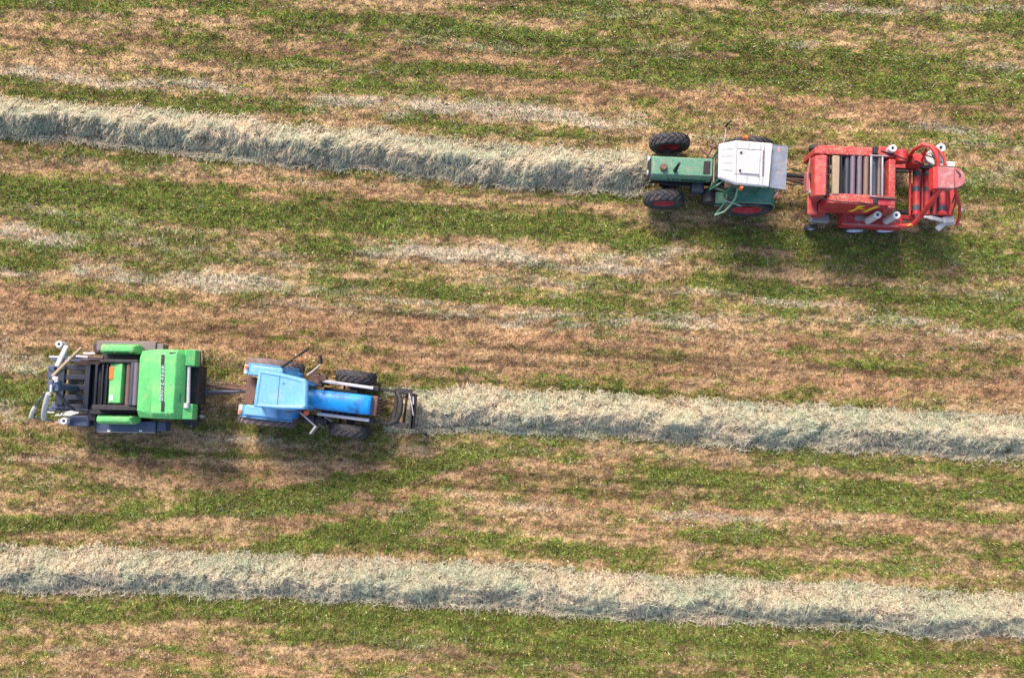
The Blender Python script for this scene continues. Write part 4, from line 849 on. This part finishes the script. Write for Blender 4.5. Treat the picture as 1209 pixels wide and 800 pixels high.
wx_ = max(v.co.x for v in me.vertices) - min(v.co.x for v in me.vertices); tgt = abs(L(192,430,ZH)[1] - L(192,474,ZH)[1]) * .92
tx = bpy.data.objects.new('lettering', me); COL.objects.link(tx); tx.parent = hd
pm = L(191.9, 452, ZH); tx.location = (pm[0], pm[1], ZH+.011); tx.rotation_euler = (0, 0, R(90)); tx.scale = (tgt / wx_, 1.0, 1)
# slots and vents on the front part
a = MB(); zf = ZH
def slot(u0, v0, u1, v1):
    for_ = L((u0+u1)/2, (v0+v1)/2, ZH-.05); uu = (u0+u1)/2; zt_ = ZH+.004 if uu < 203 else (ZH-.035 if uu < 206 else ZH-.10-.17*(uu-207)/10+.012)
    pb(a, u0, v0, u1, v1, zt_, ZH-.4)
slot(199.5, 415.6, 203, 416.6); slot(203.2, 415.6, 207, 416.6)
slot(204.3, 445, 205.3, 459)
slot(210, 421, 211.5, 441)
for k in range(6): slot(208.5, 463.8+k*2, 213, 464.8+k*2)
a.build('vent_slot', 'slot', hd)
# side fenders and navy skirts
for v0, v1, sy in ((405.3, 417.5, 1), (489.5, 500.5, -1)):
    y0_, y1_ = L(137, v1, 1.6)[1], L(137, v0, 1.6)[1]; x0_, x1_ = L(114.5, 453, 1.6)[0], L(160, 453, 1.6)[0]
    a = MB(); a.loft([[(x0_+.04, y0_+.05, 1.0), (x1_-.02, y0_+.05, 1.0), (x1_-.02, y1_-.05, 1.0), (x0_+.04, y1_-.05, 1.0)], [(x0_, y0_, 1.42), (x1_, y0_, 1.42), (x1_, y1_, 1.42), (x0_, y1_, 1.42)], [(x0_+.05, y0_+.06, 1.62), (x1_-.12, y0_+.06, 1.62), (x1_-.12, y1_-.06, 1.62), (x0_+.05, y1_-.06, 1.62)]]); a.build('side_cover', 'limeg', e.o, .035)
a = MB(); y0_, y1_ = L(150, 510, .9)[1], L(150, 500, .9)[1]; a.box(L(114,505,.9)[0], L(184,505,.9)[0], y0_, y1_+.08, .45, .92); a.box(L(184,505,.9)[0]+.01, L(195,505,.9)[0], y0_+.05, y1_+.08, .45, .86)
sk = a.each('side_skirt', 'navy', e.o, .02)[0]
a = MB()
for u in (128.5, 166): p = L(u, 509, .93); a.box(p[0]-.04, p[0]+.04, p[1]-.01, p[1]+.035, .915, .935)
a.each('reflector', 'textw', sk)
a = MB(); a.box(L(115,508,.93)[0], L(183,508,.93)[0], y0_-.006, y0_+.012, .9, .93); a.build('skirt_edge', 'steel', sk)
a = MB(); y0_, y1_ = L(150, 410, .95)[1], L(150, 402.3, .95)[1]; a.box(L(114,405,.95)[0], L(184,405,.95)[0], y0_-.1, y1_, .45, .95); a.box(L(184,405,.95)[0]+.01, L(192,407,.95)[0], y0_-.1, y1_-.06, .45, .9); a.each('side_skirt', mat('dusty_plum_steel', (.16, .12, .13), .6, dirt=DUST, dirt_amt=.4), e.o, .02)
# wheels under the skirts
for v, sgn in ((498, -1), (412, 1)):
    for u in (128, 160): e.wheel(u, v, .40, .3, .22, 'tyre', 'rim_white', sgn, 0)
a = MB(); yl, yh = L(140,498,.4)[1], L(140,412,.4)[1]
for u in (128, 160): x = L(u, 455, .4)[0]; a.tube([(x, yl, .4), (x, yh, .4)], .05)
for y in (yl+.35, yh-.35): a.box(L(62,455,.5)[0], L(225,455,.5)[0], y-.06, y+.06, .5, .66)
a.build('chassis', 'navy', e.o, .02)
# inner side walls of the chamber and rollers
a = MB(); pb(a, 120, 424, 163, 428, 1.75, .6); pb(a, 108, 478, 163, 484, 1.7, .6); a.each('chamber_wall', 'blackm', e.o, .02)
a = MB(); pb(a, 118, 418, 162, 424, 1.2, .6); pb(a, 105, 484, 160, 489, 1.2, .6); a.each('inner_wall', 'blackm', e.o, .02)
y0_, y1_ = L(150, 478, 1.6)[1], L(150, 428, 1.6)[1]
for u, zz, rr, mm in ((146.5,1.5,.07,'steel_dark'),(150.5,1.62,.07,'rust'),(155,1.68,.075,'steel_dark'),(159.5,1.72,.075,'roller_grey')):
    x = L(u, 453, zz+rr)[0]; a = MB(); a.tube([(x, y0_, zz), (x, y1_, zz)], rr, 20); a.build('roller', mm, e.o)
a = MB(); pb(a, 106, 428, 163, 478, .8, .75); a.build('chamber_floor', 'black', e.o)
a = MB(); pt = [L(128.8, 453, 1.6)[0], L(143, 453, 1.7)[0]]; a.loft([[(pt[0], y, 1.60), (pt[1], y, 1.72), (pt[1]+.05, y, 1.60), (pt[1]+.02, y, 1.0), (pt[0]+.06, y, 1.0)] for y in (y0_+.05, y1_-.02)]); tp = a.build('tailgate', 'limeg', e.o, .02)
a = MB(); p = L(131, 440, 1.64); a.box(p[0]-.05, p[0]+.09, p[1]-.18, p[1]+.18, 1.55, 1.655); a.build('warning_patch', 'orange', tp, .02); a = MB(); p = L(131, 469.5, 1.64); a.box(p[0]-.04, p[0]+.05, p[1]-.08, p[1]+.08, 1.56, 1.65); a.build('label_patch', 'textw', tp)
# wrapping table: slats and cross bars in navy steel
TZ = .95
a = MB()
for v in (433.5, 445, 457, 469, 480): pb(a, 75, v-3.2, 104, v+3.0, TZ, TZ-.08)
a.each('table_slat', 'navy2', e.o, .015)
a = MB(); pb(a, 99.5, 429, 105.5, 483, TZ+.06, TZ-.12); pb(a, 66, 431, 75.5, 478, TZ+.04, TZ-.1); pb(a, 111, 430, 114.5, 480, 1.05, .95); pb(a, 119, 430, 121.5, 480, 1.15, 1.05); pb(a, 124.5, 430, 126.5, 480, 1.25, 1.15); a.each('table_cross_bar', 'navy2', e.o, .02)
a = MB(); pb(a, 80, 432, 98, 482, .55, .5); a.build('dark_gap_sheet', 'blackm', e.o, .01)  # black sheet below the slats, dark through the gaps
a = MB(); pb(a, 56.5, 430.5, 64, 447, .95, .7); pb(a, 60, 474, 76, 482, .9, .7); a.each('table_side_box', 'navy', e.o, .03)
a = MB(); T(a, [(84,422,1.1),(100,421,1.15),(122,422,1.2)], .04); T(a, [(88,428,1.0),(118,429,1.0)], .035); pb(a, 95, 424, 125, 428, 1.0, .8); a.build('far_rail', 'rust', e.o)
a = MB(); a.bar(L(90,420,1.2), L(104,421,1.2), .06, .05); pb(a, 98, 415.5, 112, 418, 1.2, 1.1); a.build('rail_cap', 'alu', e.o)
a = MB(); pb(a, 79, 490, 105.5, 503, .8, .5); a.build('side_plate', 'navy', e.o, .03)
a = MB(); T(a, [(84,489,1.0),(110,488.5,1.0)], .03); pb(a, 104, 486, 113, 496, 1.1, .6); a.build('near_rail', 'blackm', e.o, .01)
# wrapping arms: mast with hub, curved pale arms
WZ = 2.3
p = L(62, 455, WZ); pbse = (L(70, 455, .9)[0])
a = MB(); a.tube([(p[0], p[1], .8), (p[0], p[1], WZ)], .09, 16); a.box(p[0]-.14, p[0]+.16, p[1]-.15, p[1]+.15, WZ-.25, WZ-.02); pb(a, 56, 448, 62, 462, WZ+.03, WZ-.2); mast = a.build('arm_mast', 'navy', e.o, .03)
a = MB(); p2 = L(64.5, 446.5, WZ+.05); a.tube([(p2[0], p2[1], WZ-.05), (p2[0], p2[1], WZ+.08)], .06, 14); pb(a, 58.5, 454, 61, 463, WZ+.07, WZ); pb(a, 64, 444.5, 68, 451, WZ+.07, WZ); a.each('arm_hub_fitting', 'alu', mast, .01)
a = MB(); a.bar(L(79,408,1.9), L(67,433,2.2), .125, .10); a.build('wrapping_arm', 'white2', e.o, .03)
a = MB(); a.bar(L(96,410.5,1.7), L(84,422,2.0), .07, .08); a.bar(L(84,422,2.0), L(61.5,444.5,2.3), .08, .09); a.build('wrapping_arm', 'tan', e.o, .02)
a = MB(); a.bar(L(58,421,1.9), L(83,421.5,1.9), .05, .05); a.build('arm_cross_bar', 'alu', e.o, .01)
a = MB(); T(a, [(57.5,464,2.25),(55.5,471,2.15),(53,480,1.95),(51.5,488,1.7),(52,494,1.5)], .07, 12); a.build('wrapping_arm', 'white2', e.o)
a = MB(); T(a, [(41.5,480,1.8),(38.5,485,1.75),(36.5,491.5,1.6)], .055, 12); a.each('film_guide', 'white2', e.o)
a = MB(); T(a, [(53,464,2.2),(46,473,2.0),(41,480.5,1.8)], .022); T(a, [(36.5,492,1.55),(44,494,1.5),(56,495,1.4),(64,498,1.2)], .022); T(a, [(59,463,2.2),(49,470,1.8),(41,480.5,1.8)], .014); a.build('guide_rod', 'navy', e.o)
a = MB(); T(a, [(66,461,2.1),(73,470,1.9),(82,480,1.5),(88,483.5,1.2),(104,484.5,1.1)], .045, 12); a.build('hydraulic_pipe', 'steel_dark', e.o)
a = MB(); p0, p1 = L(65.6,490,1.0), L(94,487,1.0); a.loft([[(p0[0], p0[1]-.02, 1.0), (p0[0], p0[1]+.02, 1.0), (p0[0], p0[1]+.02, 1.04), (p0[0], p0[1]-.02, 1.04)], [(p1[0]-.25, p1[1]-.09, 1.0), (p1[0]-.25, p1[1]+.06, 1.0), (p1[0]-.25, p1[1]+.06, 1.04), (p1[0]-.25, p1[1]-.09, 1.04)], [(p1[0], p1[1]-.01, 1.0), (p1[0], p1[1]+.03, 1.0), (p1[0], p1[1]+.03, 1.04), (p1[0], p1[1]-.01, 1.04)]]); pb(a, 56, 485.5, 64, 487.2, 1.0, .96); a.build('film_cutter_arm', 'white2', e.o)
a = MB(); T(a, [(64,445,1.9),(72,438,1.6),(80,434,1.2)], .018); T(a, [(80,418,1.8),(75,425,1.9),(70,440,2.0)], .015); T(a, [(58,436,1.5),(64,440,1.9)], .02); T(a, [(70,489,1.1),(76,480,1.1),(78,472,1.3)], .018); a.build('hose', 'black', e.o)
a = MB(); pb(a, 66, 403, 73, 409, 1.35, 1.25); T(a, [(69.5,406,1.3),(74,412,1.3),(84,423,1.1)], .025); T(a, [(73,497,.9),(80,492,.9)], .03); pb(a, 68, 494, 79, 500, .95, .85); a.each('roll_holder', 'steel', e.o, .01)
roll('film_roll', e, 69.3, 406.2, 1.65, 1.36, .095, 'small white film roll on the upper left corner of the green baler')
roll('film_roll', e, 75, 496.8, 1.15, .96, .10, 'wide white film roll at the lower left corner of the green baler')
# front: frame, drawbar, shaft, gauge wheels
a = MB(); pb(a, 226, 421, 233, 491, 1.2, .8); pb(a, 229, 413, 238, 416, 1.2, .95); pb(a, 226, 470, 234, 498, 1.0, .75); a.each('front_frame', 'blackm', e.o, .02)
a = MB(); T(a, [(231,413,1.3),(238,414,1.25),(239,420,1.2),(238,432,1.1)], .03); a.build('guard_rail', 'tan', e.o)
a = MB(); T(a, [(229,450,.7),(250,456,.62),(292,460,.55)], .06, 12); T(a, [(229,474,.7),(252,464,.62),(292,461,.55)], .05, 12); a.build('drawbar', 'rust', e.o)
a = MB(); T(a, [(229,465,.95),(245,462,.95)], .11, 14); T(a, [(245,462,.95),(295,462,.8)], .04, 12); a.build('drive_shaft', 'navy', e.o)
a = MB(); T(a, [(229,447,1.2),(240,446,1.1),(252,450,1.0),(262,449,1.0),(275,454,.95),(290,456,1.0)], .02); T(a, [(229,441,1.2),(238,448,1.1),(250,452,1.0),(264,453,.95),(278,456,.95),(292,462,1.0)], .018); T(a, [(232,455,1.1),(246,458,1.0),(260,457,.9)], .025); a.build('hydraulic_hose', 'rust', e.o)
a = MB(); p0, p1 = L(222,498,.35), L(222,416,.35); a.tube([(p0[0], p0[1], .35), (p1[0], p1[1], .35)], .14, 16)
for k in range(26):
    y = p0[1] + (p1[1]-p0[1]) * (k+.5)/26
    for j in range(4): an = j*math.pi/2 + k*.4; a.tube([(p0[0]+.12*math.cos(an), y, .35+.12*math.sin(an)), (p0[0]+.26*math.cos(an), y, .35+.26*math.sin(an))], .006, 5)
a.build('pickup_reel', 'steel_dark', e.o)
e.wheel(226, 499.5, .2, .13, .09, 'tyre', 'rim_white', -1, 0); e.wheel(229, 416, .2, .13, .09, 'tyre', 'rim_white', 1, 0)
a = MB(); p = L(237, 491, .9); a.tube([(p[0], p[1], .7), (p[0], p[1], .9)], .04, 12); a.build('marker_lamp', 'white2', e.o)

# dry chaff that has settled on the machines' upper faces
def chaff(mach, parent, u0, v0, u1, v1, z, n):
    mb = MB(); q = random.Random(n)
    for _ in range(n):
        x, y, _z = mach.L(q.uniform(u0, u1), q.uniform(v0, v1), z); an = q.uniform(0, 6.28); l = q.uniform(.008, .026); wd_ = q.uniform(.002, .004)
        dx, dy = math.cos(an) * l, math.sin(an) * l; px, py = -math.sin(an) * wd_, math.cos(an) * wd_
        mb.add([(x-dx-px, y-dy-py, z+.004), (x+dx-px, y+dy-py, z+.010), (x+dx+px, y+dy+py, z+.012), (x-dx+px, y-dy+py, z+.006)], [(0, 1, 2, 3)])
    o = mb.build('hay_chaff', 'chaff', parent); o["kind"] = "stuff"
M['chaff'] = mat("dry_chaff", (.50, .40, .25), .85, vary=.3)
chaff(b, b.o, 980, 230, 1026, 239.5, 2.125, 150); chaff(b, b.o, 968, 173.5, 1033, 183, 1.965, 150); chaff(b, b.o, 995, 252, 1062, 264, .968, 110); chaff(b, b.o, 1049, 189, 1057, 245, 2.085, 70)
chaff(e, e.o, 184, 413, 202, 492, ZH+.004, 50); chaff(e, e.o, 118, 407, 156, 416, 1.625, 40); chaff(e, e.o, 117, 491, 156, 499, 1.625, 40)
chaff(g, g.o, 776, 186, 838, 206, 1.508, 35); chaff(t, t.o, 308, 444, 352, 477, 2.535, 40)
